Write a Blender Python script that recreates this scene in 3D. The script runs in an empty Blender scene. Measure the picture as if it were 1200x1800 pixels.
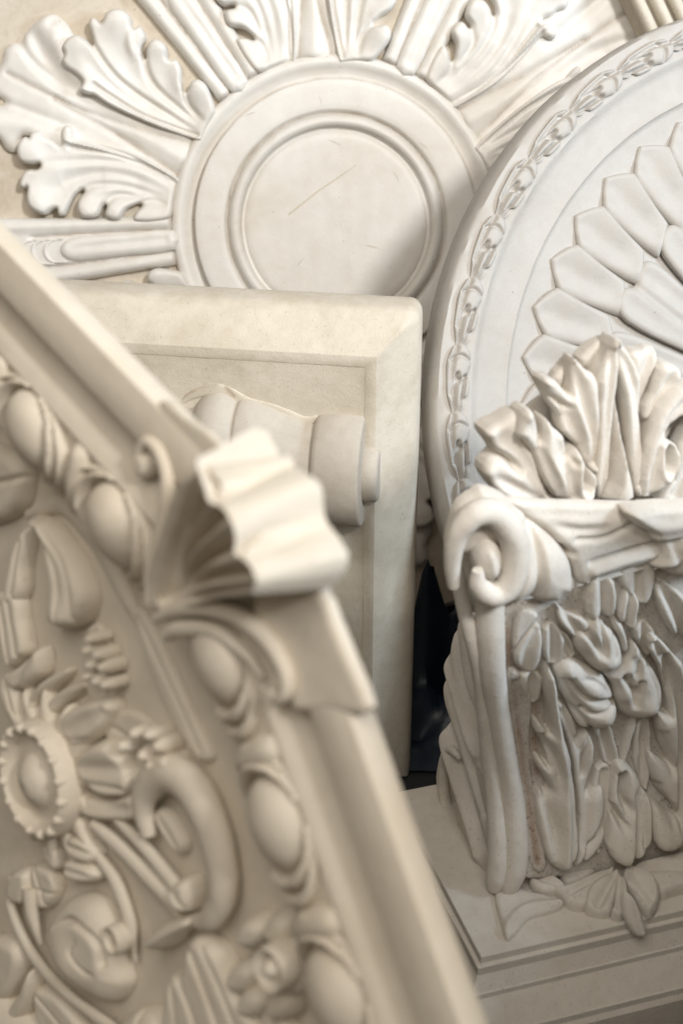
import bpy, math, random
import numpy as np
from mathutils import Matrix, Vector
random.seed(4); rng = np.random.default_rng(7)
R = math.radians
scene = bpy.context.scene
COL = scene.collection

# ------------------------------------------------------------------ camera
CAM_Z, PITCH, FPX = 0.87, R(28), 2500.0
cam_d = bpy.data.cameras.new('camera'); cam = bpy.data.objects.new('camera', cam_d); COL.objects.link(cam)
cam.location = (0, 0, CAM_Z); cam.rotation_euler = (R(90) - PITCH, 0, 0)
cam_d.sensor_fit = 'VERTICAL'; cam_d.sensor_height = 36; cam_d.sensor_width = 24; cam_d.lens = 50
cam_d.clip_start = 0.05; cam_d.clip_end = 50
cam_d.dof.use_dof = True; cam_d.dof.focus_distance = 1.24; cam_d.dof.aperture_fstop = 4.7; cam_d.dof.aperture_blades = 8
scene.camera = cam

# ------------------------------------------------------------------ light
w = bpy.data.worlds.new('World'); scene.world = w; w.use_nodes = True
bg = w.node_tree.nodes['Background']; bg.inputs[0].default_value = (1.0, 0.87, 0.71, 1); bg.inputs[1].default_value = 0.27
def lamp(name, kind, loc, target, energy, color, **kw):
    d = bpy.data.lights.new(name, kind); o = bpy.data.objects.new(name, d); COL.objects.link(o)
    o.location = loc
    o.rotation_euler = (Vector(target) - Vector(loc)).to_track_quat('-Z', 'Y').to_euler()
    d.energy = energy; d.color = color
    for k, v in kw.items(): setattr(d, k, v)
    return o
# broad overhead skylight, a high lamp behind the camera's right shoulder, cool daylight from an opening on the right
lamp('skylight', 'AREA', (-0.25, -0.45, 2.30), (0.0, 1.0, 0.35), 30, (1.0, 0.945, 0.87), shape='RECTANGLE', size=1.9, size_y=1.5)
lamp('key_light', 'SPOT', (0.98, -0.80, 2.05), (-0.05, 1.48, 0.62), 225, (1.0, 0.975, 0.945), spot_size=R(46), spot_blend=1.0, shadow_soft_size=0.17)
lamp('side_daylight', 'AREA', (1.45, 0.62, 1.05), (0.25, 1.0, 0.35), 19, (0.70, 0.845, 1.0), shape='RECTANGLE', size=0.35, size_y=0.5)
scene.view_settings.view_transform = 'Standard'; scene.view_settings.look = 'None'
scene.view_settings.exposure = -0.06; scene.view_settings.gamma = 1.0

# ------------------------------------------------------------------ materials
def material(name, base, dark, rough, grain=0.15, grain_scale=900, mottle=0.35, mottle_scale=14, speck=0.0,
             pits=0.0, spec=0.35, stain_col=(0.27, 0.185, 0.105), sparkle=0.0, sss=0.0):
    m = bpy.data.materials.new(name); m.use_nodes = True
    nt = m.node_tree; N = nt.nodes; L = nt.links
    b = N['Principled BSDF']
    b.inputs['Roughness'].default_value = rough; b.inputs['Specular IOR Level'].default_value = spec
    if sss:
        b.inputs['Subsurface Weight'].default_value = sss
        b.inputs['Subsurface Radius'].default_value = (0.004, 0.003, 0.002); b.inputs['Subsurface Scale'].default_value = 1.0
    tc = N.new('ShaderNodeTexCoord')
    def noise(scale, detail=4, rough_=0.55, dist=0.0):
        n = N.new('ShaderNodeTexNoise'); n.inputs['Scale'].default_value = scale; n.inputs['Detail'].default_value = detail
        n.inputs['Roughness'].default_value = rough_; n.inputs['Distortion'].default_value = dist
        L.new(tc.outputs['Object'], n.inputs['Vector']); return n.outputs['Fac']
    def ramp(fac, a, c, lo=(0,0,0,1), hi=(1,1,1,1)):
        r = N.new('ShaderNodeValToRGB'); r.color_ramp.elements[0].position = a; r.color_ramp.elements[1].position = c
        r.color_ramp.elements[0].color = lo; r.color_ramp.elements[1].color = hi
        L.new(fac, r.inputs['Fac']); return r.outputs['Color']
    def mix(fac, a, c, mode='MIX'):
        x = N.new('ShaderNodeMix'); x.data_type = 'RGBA'; x.blend_type = mode
        for k, v in (('Factor', fac), ('A', a), ('B', c)):
            s = [i for i in x.inputs if i.name == k and (i.type == ('VALUE' if k == 'Factor' else 'RGBA'))][0]
            if isinstance(v, (int, float)): s.default_value = v
            elif isinstance(v, tuple): s.default_value = (*v, 1)
            else: L.new(v, s)
        return [o for o in x.outputs if o.type == 'RGBA'][0]
    def math_(op, a, c):
        x = N.new('ShaderNodeMath'); x.operation = op
        for i, v in enumerate((a, c)):
            if isinstance(v, (int, float)): x.inputs[i].default_value = v
            else: L.new(v, x.inputs[i])
        return x.outputs[0]
    f1 = ramp(noise(mottle_scale, 6, 0.62, 0.6), 0.38, 0.72)
    f2 = ramp(noise(mottle_scale * 6.3, 5, 0.6), 0.42, 0.75)
    fm = math_('MULTIPLY', math_('ADD', math_('MULTIPLY', f1, 0.65), math_('MULTIPLY', f2, 0.35)), mottle)
    col = mix(fm, base, dark)
    if speck:
        sp = ramp(noise(480, 2, 0.5), 0.68 - 0.08 * speck, 0.78 - 0.06 * speck)
        col = mix(math_('MULTIPLY', sp, min(1, speck)), col, tuple(c * 0.33 for c in dark))
    if sparkle:
        v = N.new('ShaderNodeTexVoronoi'); v.inputs['Scale'].default_value = 420; L.new(tc.outputs['Object'], v.inputs['Vector'])
        sv = ramp(v.outputs['Distance'], 0.02, 0.13, (1,1,1,1), (0,0,0,1))
        gate = ramp(noise(70, 2), 0.55, 0.62)
        sv = math_('MULTIPLY', sv, gate)
        col = mix(math_('MULTIPLY', sv, sparkle), col, (0.93, 0.93, 0.92))
    vo_ = N.new('ShaderNodeTexVoronoi'); vo_.inputs['Scale'].default_value = 95; L.new(tc.outputs['Object'], vo_.inputs['Vector'])
    pin = math_('MULTIPLY', ramp(vo_.outputs['Distance'], 0.035, 0.085, (1,1,1,1), (0,0,0,1)), ramp(noise(31, 2), 0.56, 0.60))
    col = mix(math_('MULTIPLY', pin, 0.75), col, tuple(c * 0.4 for c in dark))
    patchy = ramp(noise(6.5, 7, 0.7, 1.2), 0.52, 0.74)
    col = mix(math_('MULTIPLY', patchy, 0.30), col, (dark[0] * 1.02, dark[1] * 0.93, dark[2] * 0.80))
    at = N.new('ShaderNodeAttribute'); at.attribute_name = 'stain'
    sn = ramp(noise(48, 4, 0.6), 0.34, 0.68)
    sf = math_('MULTIPLY', at.outputs['Fac'], math_('ADD', math_('MULTIPLY', sn, 0.6), 0.25))
    col = mix(sf, col, stain_col)
    L.new(col, b.inputs['Base Color'])
    # fine relief
    h = math_('ADD', math_('MULTIPLY', noise(grain_scale, 3, 0.6), 1.0), math_('MULTIPLY', noise(55, 5, 0.55), 2.2))
    if pits:
        pv = ramp(noise(330, 3, 0.6), 0.60, 0.74)
        h = math_('SUBTRACT', h, math_('MULTIPLY', pv, pits * 3))
    bp = N.new('ShaderNodeBump'); bp.inputs['Strength'].default_value = grain; bp.inputs['Distance'].default_value = 0.0016
    L.new(h, bp.inputs['Height']); L.new(bp.outputs['Normal'], b.inputs['Normal'])
    return m
M = dict(
    white=material('white_plaster', (0.765, 0.745, 0.705), (0.59, 0.54, 0.46), 0.45, 0.16, 800, 0.55, 10, 0.2, spec=0.45),
    ground=material('shade_dusty_plaster', (0.66, 0.595, 0.50), (0.42, 0.345, 0.245), 0.75, 0.25, 700, 0.55, 30, 0.3),  # dusty tone, browned further to paint in shadow between the medallion leaves
    cream=material('cream_plaster', (0.665, 0.61, 0.515), (0.46, 0.39, 0.285), 0.62, 0.25, 700, 0.8, 14, 0.4),
    scroll=material('aged_cream_plaster', (0.52, 0.475, 0.41), (0.36, 0.315, 0.255), 0.62, 0.18, 800, 0.6, 22, 0.3),
    marble=material('grained_marble', (0.475, 0.45, 0.415), (0.36, 0.325, 0.28), 0.55, 0.22, 850, 0.5, 16, 0.12, sparkle=0.8),
    ivory=material('ivory_plaster', (0.70, 0.635, 0.53), (0.56, 0.485, 0.385), 0.62, 0.2, 600, 0.6, 12, 0.15),
    stone=material('carved_stone', (0.70, 0.66, 0.60), (0.52, 0.46, 0.385), 0.72, 0.32, 700, 0.65, 16, 0.45, spec=0.2, stain_col=(0.25, 0.12, 0.05)),
    pitted=material('pitted_stone', (0.64, 0.60, 0.55), (0.42, 0.36, 0.29), 0.75, 0.55, 620, 0.6, 26, 0.9, pits=1.2, stain_col=(0.25, 0.12, 0.05)),
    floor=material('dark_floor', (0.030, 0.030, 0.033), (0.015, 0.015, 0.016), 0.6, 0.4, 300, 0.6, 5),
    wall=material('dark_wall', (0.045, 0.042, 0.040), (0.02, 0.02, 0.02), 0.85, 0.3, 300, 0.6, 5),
    bag=material('shade_dark_blue_film', (0.014, 0.022, 0.036), (0.015, 0.02, 0.03), 0.35, 0.1, 200, 0.5, 8),  # film colour taken near black so it reads as shadow in the gap
)

# ------------------------------------------------------------------ maths helpers
CY = np.array([0, math.sin(PITCH), math.cos(PITCH)]); CZ = np.array([0, -math.cos(PITCH), math.sin(PITCH)])
CAM = np.array([0, 0, CAM_Z])
def ray(p):
    p = np.atleast_2d(np.asarray(p, float)); a = (p[:, 0] - 600) / FPX; b = -(p[:, 1] - 900) / FPX
    return np.outer(a, [1, 0, 0]) + np.outer(b, CY) - CZ
def at(p, depth): return CAM + ray([p])[0] * depth
def cam_vec(v): return v[0] * np.array([1, 0, 0]) + v[1] * CY + v[2] * CZ
def unit(v): v = np.asarray(v, float); return v / np.linalg.norm(v)

class Surf:
    """A carved face: a plane (origin, normal, up) that may swell by g(u, v). Local units are metres."""
    def __init__(s, P0, n, g=None, up=(0, 0, 1)):
        s.P0 = np.asarray(P0, float); s.n = unit(n); up = np.asarray(up, float)
        s.v = unit(up - s.n * (up @ s.n)); s.u = np.cross(s.v, s.n); s.g = g
        s.depth = -(s.P0 - CAM) @ CZ; s.s = s.depth / FPX
    def uv(s, p, lift=0.0):
        r = ray(p); h = np.full(len(r), lift)
        for _ in range(10 if s.g else 1):
            t = (s.n @ (s.P0 - CAM) + h) / (r @ s.n); X = CAM + r * t[:, None] - s.P0
            q = np.c_[X @ s.u, X @ s.v]
            if s.g: h = lift + s.g(q[:, 0], q[:, 1])
        return q
    def world(s, q, h):
        q = np.asarray(q, float); h = np.broadcast_to(h, (len(q),)).astype(float)
        if s.g: h = h + s.g(q[:, 0], q[:, 1])
        return s.P0 + np.outer(q[:, 0], s.u) + np.outer(q[:, 1], s.v) + np.outer(h, s.n)
    def matrix(s):
        m = Matrix.Identity(4)
        for i in range(3):
            m[i][0] = s.u[i]; m[i][1] = s.v[i]; m[i][2] = s.n[i]; m[i][3] = s.P0[i]
        return m

def catmull(P, closed, k=5):
    P = np.asarray(P, float); n = len(P)
    if closed: idx = np.arange(n); A, B, C, D = P[idx - 1], P, P[(idx + 1) % n], P[(idx + 2) % n]
    else:
        Q = np.vstack([2 * P[0] - P[1], P, 2 * P[-1] - P[-2]]); A, B, C, D = Q[:-3], Q[1:-2], Q[2:-1], Q[3:]
    out = []
    for t in np.arange(k) / k:
        out.append(0.5 * (2 * B + (C - A) * t + (2 * A - 5 * B + 4 * C - D) * t * t + (3 * B - A - 3 * C + D) * t ** 3))
    out = np.stack(out, 1).reshape(-1, P.shape[1])
    return out if closed else np.vstack([out, P[-1:]])

def seg_dist(pts, A, B, chunk=20000):
    """distance to segments, nearest point, index and parameter"""
    D = B - A; LL = np.maximum((D * D).sum(1), 1e-18)
    dd = np.empty(len(pts)); near = np.empty((len(pts), 2)); si = np.empty(len(pts), int); st = np.empty(len(pts))
    for c in range(0, len(pts), chunk):
        p = pts[c:c + chunk]
        t = np.clip(((p[:, None, 0] - A[None, :, 0]) * D[None, :, 0] + (p[:, None, 1] - A[None, :, 1]) * D[None, :, 1]) / LL, 0, 1)
        x = A[None, :, 0] + t * D[None, :, 0] - p[:, None, 0]; y = A[None, :, 1] + t * D[None, :, 1] - p[:, None, 1]
        e = x * x + y * y; k = e.argmin(1); r = np.arange(len(p))
        dd[c:c + chunk] = np.sqrt(e[r, k]); near[c:c + chunk] = np.c_[x[r, k] + p[:, 0], y[r, k] + p[:, 1]]
        si[c:c + chunk] = k; st[c:c + chunk] = t[r, k]
    return dd, near, si, st
def inside(pts, A, B):
    c = np.zeros(len(pts), bool)
    for (x0, y0), (x1, y1) in zip(A, B):
        if y0 == y1: continue
        m = (y0 > pts[:, 1]) != (y1 > pts[:, 1])
        c ^= m & (pts[:, 0] < (x1 - x0) * (pts[:, 1] - y0) / (y1 - y0) + x0)
    return c

# ------------------------------------------------------------------ object helpers
def mesh_data(name, V, F, mat, smooth=True, sharp=55, stain=None):
    me = bpy.data.meshes.new(name); me.from_pydata([tuple(v) for v in V], [], [tuple(int(i) for i in f) for f in F])
    me.materials.append(M[mat]); me.update()
    if smooth:
        me.polygons.foreach_set('use_smooth', [True] * len(me.polygons))
        me.set_sharp_from_angle(angle=R(sharp))
    if stain is not None:
        a = me.attributes.new('stain', 'FLOAT', 'POINT'); a.data.foreach_set('value', np.asarray(stain, np.float32))
    return me
def build(name, Vw, F, mat, parent, root=None, **kw):
    """Vw are world points; they are stored in the thing's own frame."""
    root = root or parent
    inv = np.array(root.matrix_basis.inverted()); Vw = np.asarray(Vw, float)
    x, y, z = Vw[:, 0], Vw[:, 1], Vw[:, 2]
    Vw = Vw + 0.00009 * np.c_[np.sin(163*y + 2*np.sin(71*z)) + np.sin(307*z + 91*x), np.sin(149*z + 2*np.sin(83*x)) + np.sin(331*x + 70*y), np.sin(157*x + 2*np.sin(67*y)) + np.sin(293*y + 110*z)]
    V = Vw @ inv[:3, :3].T + inv[:3, 3]
    o = bpy.data.objects.new(name, mesh_data(name, V, F, mat, **kw)); COL.objects.link(o); o.parent = parent
    return o
def thing(name, mtx, label, cat, group=None):
    o = bpy.data.objects.new(name, None); COL.objects.link(o); o.matrix_basis = mtx; o.empty_display_size = 0.02
    o['label'] = label; o['category'] = cat; o['kind'] = 'thing'
    if group: o['group'] = group
    return o

def stroke_field(pts, surf, strokes, lift, k=1.0):
    h = np.zeros(len(pts))
    for st in strokes:
        P, wd, dp = st[:3]; opt = st[3] if len(st) > 3 else ''
        q = np.asarray(P, float) if 'L' in opt else surf.uv(P, lift)
        q = catmull(q, False, 6); A, B = q[:-1], q[1:]
        d, _, si, t = seg_dist(pts, A, B)
        ln = np.r_[0, np.cumsum(np.linalg.norm(B - A, axis=1))]; par = (ln[si] + t * (ln[si + 1] - ln[si])) / ln[-1]
        s = (surf.s if surf is not None else 1.0) * k
        tap = np.ones(len(pts))
        if 'i' in opt: tap *= np.clip(par / 0.35, 0, 1) ** 0.8
        if 'o' in opt: tap *= np.clip((1 - par) / 0.35, 0, 1) ** 0.8
        x = d / (wd * s)
        f = np.clip(1 - x, 0, 1) if 'v' in opt else np.exp(-x * x)
        h -= dp * s * tap * f
    return h

def patch(name, surf, outline, H, r, mat, parent, root=None, base=0.0, edge=0.35, strokes=(), bumps=(), smooth=2, dx=2.6,
          lift=None, k=5, stains=(), local=False, wall=True, tilt=None, roof=0.0):
    """A carved piece: a traced outline swelling to height H (pixels of that distance) with rounded edges and chisel strokes."""
    s = surf.s; lf = (base + 0.6 * H) * s if lift is None else lift * s
    out = np.asarray(outline, float) if local else surf.uv(outline, lf)
    if k > 1: out = catmull(out, True, k)
    A, B = out, np.roll(out, -1, 0)
    h = dx * s; lo = out.min(0) - h * 1.5; hi = out.max(0) + h * 1.5
    nx, ny = int((hi[0] - lo[0]) / h) + 2, int((hi[1] - lo[1]) / h) + 2
    gx, gy = np.meshgrid(lo[0] + np.arange(nx) * h, lo[1] + np.arange(ny) * h)
    pts = np.c_[gx.ravel(), gy.ravel()]
    ins = inside(pts, A, B); d, near, _, _ = seg_dist(pts, A, B)
    I = ins.reshape(ny, nx)
    cell = I[:-1, :-1] | I[1:, :-1] | I[:-1, 1:] | I[1:, 1:]
    used = np.zeros((ny, nx), bool)
    used[:-1, :-1] |= cell; used[1:, :-1] |= cell; used[:-1, 1:] |= cell; used[1:, 1:] |= cell
    uf = used.ravel(); snap = uf & ~ins
    pts[snap] = near[snap]; d = np.where(ins, d, 0.0)
    t = np.clip(d / (r * s), 0, 1); prof = edge + (1 - edge) * np.sqrt(np.maximum(0, 1 - (1 - t) ** 2))
    if roof: prof = prof * (1 - roof) + roof * (edge + (1 - edge) * np.clip(d / (r * s * 1.5), 0, 1))
    z = H * s * prof
    P = pts[uf]; zz = z[uf]
    if strokes: zz = zz + stroke_field(P, surf, strokes, lf)
    for b in bumps:
        c = surf.uv([b[0]], lf)[0]; zz = zz + b[2] * s * np.exp(-((P - c) ** 2).sum(1) / (b[1] * s) ** 2)
    if tilt is not None: zz = zz + tilt(P[:, 0], P[:, 1])
    Z = np.zeros(nx * ny); Z[uf] = zz; Z = Z.reshape(ny, nx)
    for _ in range(smooth):
        acc = Z * 2.0; wt = np.full(Z.shape, 2.0)
        for ax, sh in ((0, 1), (0, -1), (1, 1), (1, -1)):
            acc += np.roll(Z * used, sh, ax); wt += np.roll(used, sh, ax)
        Z = np.where(used, acc / wt, 0)
    zz = np.maximum(Z.ravel()[uf], 0.3 * s) + base * s
    ids = -np.ones(nx * ny, int); ids[uf] = np.arange(uf.sum()); ids = ids.reshape(ny, nx)
    jy, jx = np.nonzero(cell)
    F = np.c_[ids[jy, jx], ids[jy, jx + 1], ids[jy + 1, jx + 1], ids[jy + 1, jx]]
    V = surf.world(P, zz)
    faces = F.tolist(); nv = len(V)
    if wall:
        E = np.vstack([F[:, [0, 1]], F[:, [1, 2]], F[:, [2, 3]], F[:, [3, 0]]])
        key = E[:, 0] * nv + E[:, 1]; rev = E[:, 1] * nv + E[:, 0]
        bd = E[~np.isin(key, rev)]
        bv = np.unique(bd); mp = -np.ones(nv, int); mp[bv] = nv + np.arange(len(bv))
        Vb = surf.world(P[bv], base * s - 0.6 * s); V = np.vstack([V, Vb])
        faces += np.c_[bd[:, 1], bd[:, 0], mp[bd[:, 0]], mp[bd[:, 1]]].tolist()
    stv = None
    if stains:
        x = np.zeros(len(P))
        for Q, wd, am in stains:
            q = catmull(surf.uv(Q, lf), False, 6); dd, _, _, _ = seg_dist(P, q[:-1], q[1:])
            x = np.maximum(x, am * np.exp(-(dd / (wd * s)) ** 2))
        stv = np.r_[x, np.zeros(len(V) - len(P))]
    return build(name, V, faces, mat, parent, root, stain=stv)

def lathe(name, surf, centre, prof, mat, parent, root=None, seg=96, a0=0, a1=2 * math.pi, wob=0.0, stain=None, **kw):
    """prof: list of (radius, height) in metres, spun about the surface normal at centre (u, v)."""
    prof = np.asarray(prof, float); full = abs(a1 - a0 - 2 * math.pi) < 1e-6
    ang = np.linspace(a0, a1, seg, endpoint=not full); n = len(prof)
    Q = []; Hh = []
    for a in ang:
        Q.append(np.c_[centre[0] + prof[:, 0] * math.cos(a), centre[1] + prof[:, 0] * math.sin(a)]); Hh.append(prof[:, 1])
    Q = np.vstack(Q); Hh = np.concatenate(Hh)
    if wob: Hh = Hh + wob * rng.normal(size=len(Hh))
    F = []
    for i in range(seg if full else seg - 1):
        j = (i + 1) % seg
        for q in range(n - 1): F.append((i * n + q, i * n + q + 1, j * n + q + 1, j * n + q)[::-1])
    st = np.tile(np.asarray(stain, float), seg) if stain is not None else None
    return build(name, surf.world(Q, Hh), F, mat, parent, root, stain=st, **kw)

def smooth_profile(P, k=6): return catmull(P, False, k)

def tube(name, Pw, rad, mat, parent, root=None, seg=14, squash=1.0, n=None, caps=True):
    P = np.asarray(Pw, float); m = len(P); rad = np.broadcast_to(rad, (m,))
    T = np.gradient(P, axis=0); T /= np.linalg.norm(T, axis=1)[:, None]
    nn = unit(n) if n is not None else np.array([0.3, -0.8, 0.5])
    V = []; F = []
    for i in range(m):
        a = unit(nn - T[i] * (nn @ T[i])); b = np.cross(T[i], a)
        for q in range(seg):
            an = 2 * math.pi * q / seg
            V.append(P[i] + rad[i] * (math.cos(an) * squash * a + math.sin(an) * b))
    for i in range(m - 1):
        for q in range(seg):
            p = (q + 1) % seg; F.append((i * seg + q, i * seg + p, (i + 1) * seg + p, (i + 1) * seg + q))
    if caps:
        F.append(list(range(seg))[::-1]); F.append([(m - 1) * seg + q for q in range(seg)])
    return build(name, V, F, mat, parent, root)
def path(surf, P, lift=0.0, k=6):
    q = catmull(surf.uv(P, lift * surf.s), False, k); return surf.world(q, lift * surf.s)

def ring_sweep(name, surf, poly, prof, mat, parent, root=None, closed=True, arc=None, **kw):
    """Sweep a profile of (inset, height) along a polygon in the surface plane, mitred at its corners."""
    poly = np.asarray(poly, float); n = len(poly); prof = np.asarray(prof, float); m = len(prof)
    ed = np.roll(poly, -1, 0) - poly; ed /= np.linalg.norm(ed, axis=1)[:, None]
    nr = np.c_[-ed[:, 1], ed[:, 0]]                       # inward for a CCW polygon
    off = []
    for i in range(n):
        a, b = nr[i - 1], nr[i]
        if not closed and i == 0: a = b
        if not closed and i == n - 1: b = a
        mth = (a + b) / (1 + a @ b); off.append(mth)
    Q = []; Hh = []
    for i in range(n):
        qq = poly[i] + np.outer(prof[:, 0], off[i])
        if arc and i in arc[0]:                            # rounded corner: inside the arc the faces meet in a mitre
            deep = prof[:, 0] >= arc[2]; qq[deep] = np.asarray(arc[1]) - prof[deep, 0][:, None]
        Q.append(qq); Hh.append(prof[:, 1])
    V = surf.world(np.vstack(Q), np.concatenate(Hh)); F = []
    for i in range(n if closed else n - 1):
        j = (i + 1) % n
        for q in range(m - 1): F.append((i * m + q, j * m + q, j * m + q + 1, i * m + q + 1))
    return build(name, V, F, mat, parent, root, **kw)
def copy_part(o, rotz, root):
    c = o.copy(); COL.objects.link(c); c.parent = root; c.rotation_euler = (0, 0, rotz)
    for ch in [x for x in bpy.data.objects if x.parent == o]:
        d = ch.copy(); COL.objects.link(d); d.parent = c
    return c

# ================================================================== setting
def box_mesh(name, lo, hi, mat, kind=None):
    x0, y0, z0 = lo; x1, y1, z1 = hi
    V = [(x0,y0,z0),(x1,y0,z0),(x1,y1,z0),(x0,y1,z0),(x0,y0,z1),(x1,y0,z1),(x1,y1,z1),(x0,y1,z1)]
    F = [(3,2,1,0),(4,5,6,7),(0,1,5,4),(1,2,6,5),(2,3,7,6),(3,0,4,7)]
    o = bpy.data.objects.new(name, mesh_data(name, V, F, mat, smooth=False)); COL.objects.link(o)
    if kind: o['kind'] = kind
    return o
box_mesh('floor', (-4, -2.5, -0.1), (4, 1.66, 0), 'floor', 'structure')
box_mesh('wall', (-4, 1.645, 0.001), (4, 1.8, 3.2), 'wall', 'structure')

# ================================================================== round ceiling medallion, leaning at the back
MC = (590, 395); MD = 1.50
mP = at(MC, MD); mN = cam_vec((0.02, -0.20, 0.98))
MS = Surf(mP, mN); ms = MS.s
med = thing('ceiling_medallion', MS.matrix(), 'large round white plaster medallion with acanthus leaves around a plain ringed centre', 'medallion')
RAD = 0.437
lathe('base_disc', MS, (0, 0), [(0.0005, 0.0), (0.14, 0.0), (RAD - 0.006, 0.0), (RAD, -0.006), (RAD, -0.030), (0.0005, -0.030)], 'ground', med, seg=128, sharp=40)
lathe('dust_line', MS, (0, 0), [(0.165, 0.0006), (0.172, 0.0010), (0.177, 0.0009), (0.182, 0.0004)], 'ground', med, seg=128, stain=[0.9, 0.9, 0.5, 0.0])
q = ms  # one photograph pixel at this distance
rimp = smooth_profile([(288*q, -1*q), (286.5*q, 11*q), (282*q, 19*q), (275*q, 22.5*q), (268*q, 20.5*q), (260*q, 13.5*q), (253*q, 8.5*q), (247*q, 6.5*q)], 5).tolist() + [(243*q, 6*q)]
lathe('rim_moulding', MS, (0, 0), rimp, 'white', med, seg=160, stain=[0.75, 0.6, 0.4, 0.2, 0.1] + [0.0] * (len(rimp) - 9) + [0.3, 0.4, 0.5, 0.5])
cpp = [(246*q, 4*q), (245*q, 26*q), (243.5*q, 29.5*q), (241*q, 30.5*q), (232*q, 30.8*q), (205*q, 31*q), (196*q, 30.5*q), (193.5*q, 29.5*q), (191*q, 21*q), (188*q, 17*q), (184*q, 17*q)]
lathe('centre_plate', MS, (0, 0), cpp, 'white', med, seg=160, sharp=60, stain=[0.5, 0.2] + [0]*6 + [0.4, 0.6, 0.6])
lathe('ring_moulding', MS, (0, 0), smooth_profile([(188*q, 16*q), (186*q, 25*q), (181*q, 33*q), (173.5*q, 35.5*q), (167.5*q, 31.5*q), (165*q, 25*q), (164.5*q, 21*q)], 5).tolist() + [(163*q, 18.5*q), (160*q, 17.5*q), (157*q, 19.5*q)], 'white', med, seg=160)
lathe('centre_disc', MS, (0, 0), [(160*q, 17*q), (157*q, 21.0*q), (153.5*q, 23.6*q)] + [(r_*q, 24.3*q) for r_ in range(146, 6, -7)] + [(0.0004, 24.3*q)], 'white', med, seg=128)
# hairline scratch across the centre disc
patch('scratch', MS, [(506,376),(508,378),(560,337),(627,290),(626,289),(558,335)], 0.25, 1.0, 'cream', med, base=24.35, edge=0.9, smooth=0, dx=1.2, k=1, lift=24)

for (x0, y0, x1, y1) in ((430,205,452,196), (575,245,600,256), (520,470,536,452), (640,430,668,438), (405,330,409,352), (690,300,702,322), (560,168,566,186), (735,250,752,262)):
    dx_, dy_ = (y1 - y0) * 0.03, -(x1 - x0) * 0.03; mx, my = (x0 + x1) / 2, (y0 + y1) / 2; rad_ = math.hypot(mx - MC[0], my - MC[1])
    patch('scratch', MS, [(x0, y0), (mx + dx_ * 1.6, my + dy_ * 1.6), (x1, y1), (mx - dx_ * .4, my - dy_ * .4)], 0.3, 1.0, 'scroll', med, base=24.1 if rad_ < 150 else 30.7, edge=0.9, smooth=0, dx=1.0, k=2, lift=26)
Z3 = lambda L, ox=0, oy=0, sc=3.0: [(ox + x / sc, oy + y / sc) for x, y in L]
# --- leaf: a blade behind and two fanned side lobes in front
blade_out = [(345,252),(300,205),(230,160),(170,120),(140,80),(128,54),(113,36),(97,25),(80,28),(60,42),(46,58),(36,74),(22,76),(8,86),(2,108),(-12,128),(-20,150),(-4,168),(8,182),(-14,190),(-32,206),(-30,232),(-2,244),(10,262),(22,268),(34,262),(44,238),(110,262),(200,296),(300,330),(312,316)]
leaf_blade = patch('acanthus_leaf', MS, blade_out, 17, 16, 'white', med, edge=0.25, dx=3.0, smooth=3,
    strokes=[([(13,128),(100,172),(173,203),(250,228),(346,256)], 3.2, 6.5), ([(95,173),(200,233),(270,279),(318,311)], 3.2, 8),
             ([(62,64),(88,110),(120,150),(200,195)], 14, 9, 'o'), ([(96,34),(100,70),(118,110),(160,150)], 10, -5, 'io'),
             ([(36,74),(60,110),(120,165)], 6, 7, 'o'), ([(8,182),(60,200),(150,235)], 8, 7, 'o'), ([(-20,215),(60,225),(160,258)], 16, -5, 'io'),
             ([(200,212),(270,250),(325,284)], 14, -6, 'i'), ([(100,40),(94,36),(92,42)], 4, 7)],
    bumps=[((85, 45), 40, 8), ((-10, 215), 40, 8), ((-10,130), 50, -5)],
    stains=[([(13,128),(100,172),(173,203),(250,228),(346,256)], 2.6, 0.9), ([(95,173),(200,233),(270,279),(318,311)], 2.6, 1.0), ([(345,252),(330,285),(312,318)], 6, 0.7)])
up_out = Z3([(1050,742),(900,695),(760,640),(640,585),(560,540),(500,500),(470,497),(430,486),(418,470),(440,440),(432,418),(395,385),(350,355),(330,322),(345,285),(334,248),(360,206),(410,186),(452,206),(484,236),(498,222),(486,170),(470,132),(480,98),(508,98),(532,124),(548,112),(562,74),(604,50),(652,56),(690,92),(700,148),(716,150),(742,140),(768,186),(762,220),(748,262),(758,304),(772,306),(776,262),(790,224),(824,206),(868,232),(884,270),(882,306),(900,318),(934,318),(958,368),(958,430),(968,474),(984,484),(1000,466),(1008,434),(1044,420),(1088,448),(1118,515),(1136,588),(1104,650),(1066,735)])
patch('side_lobe', MS, up_out, 34, 8, 'white', leaf_blade, med, base=1, edge=0.62, dx=1.9, smooth=1, k=3,
    strokes=[(Z3([(494,236),(560,340),(640,430),(760,520),(900,610),(1050,705)]), 4.5, 10, 'o'),
             (Z3([(430,260),(520,380),(640,490),(820,600),(1030,705)]), 12, 7, 'io'),
             (Z3([(600,120),(640,280),(720,410),(860,540),(1040,680)]), 26, 9, 'io'),
             (Z3([(758,300),(790,410),(870,510),(1060,660)]), 5, 10, 'o'),
             (Z3([(840,270),(870,400),(930,510),(1070,630)]), 18, 7, 'io'),
             (Z3([(976,484),(1000,560),(1080,650)]), 5, 9, 'o'),
             (Z3([(500,448),(620,528),(740,600),(880,660),(1042,716)]), 3.0, 12),
             (Z3([(450,474),(600,560),(760,632),(900,684),(1040,728)]), 5, -6),
             (Z3([(700,150),(690,230),(720,330)]), 7, -5, 'io')],
    bumps=[(Z3([(410,230)])[0], 26, 7), (Z3([(620,110)])[0], 30, 8), (Z3([(840,250)])[0], 20, 6), (Z3([(1060,470)])[0], 20, 6), (Z3([(1000,680)])[0], 40, -10)])
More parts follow.
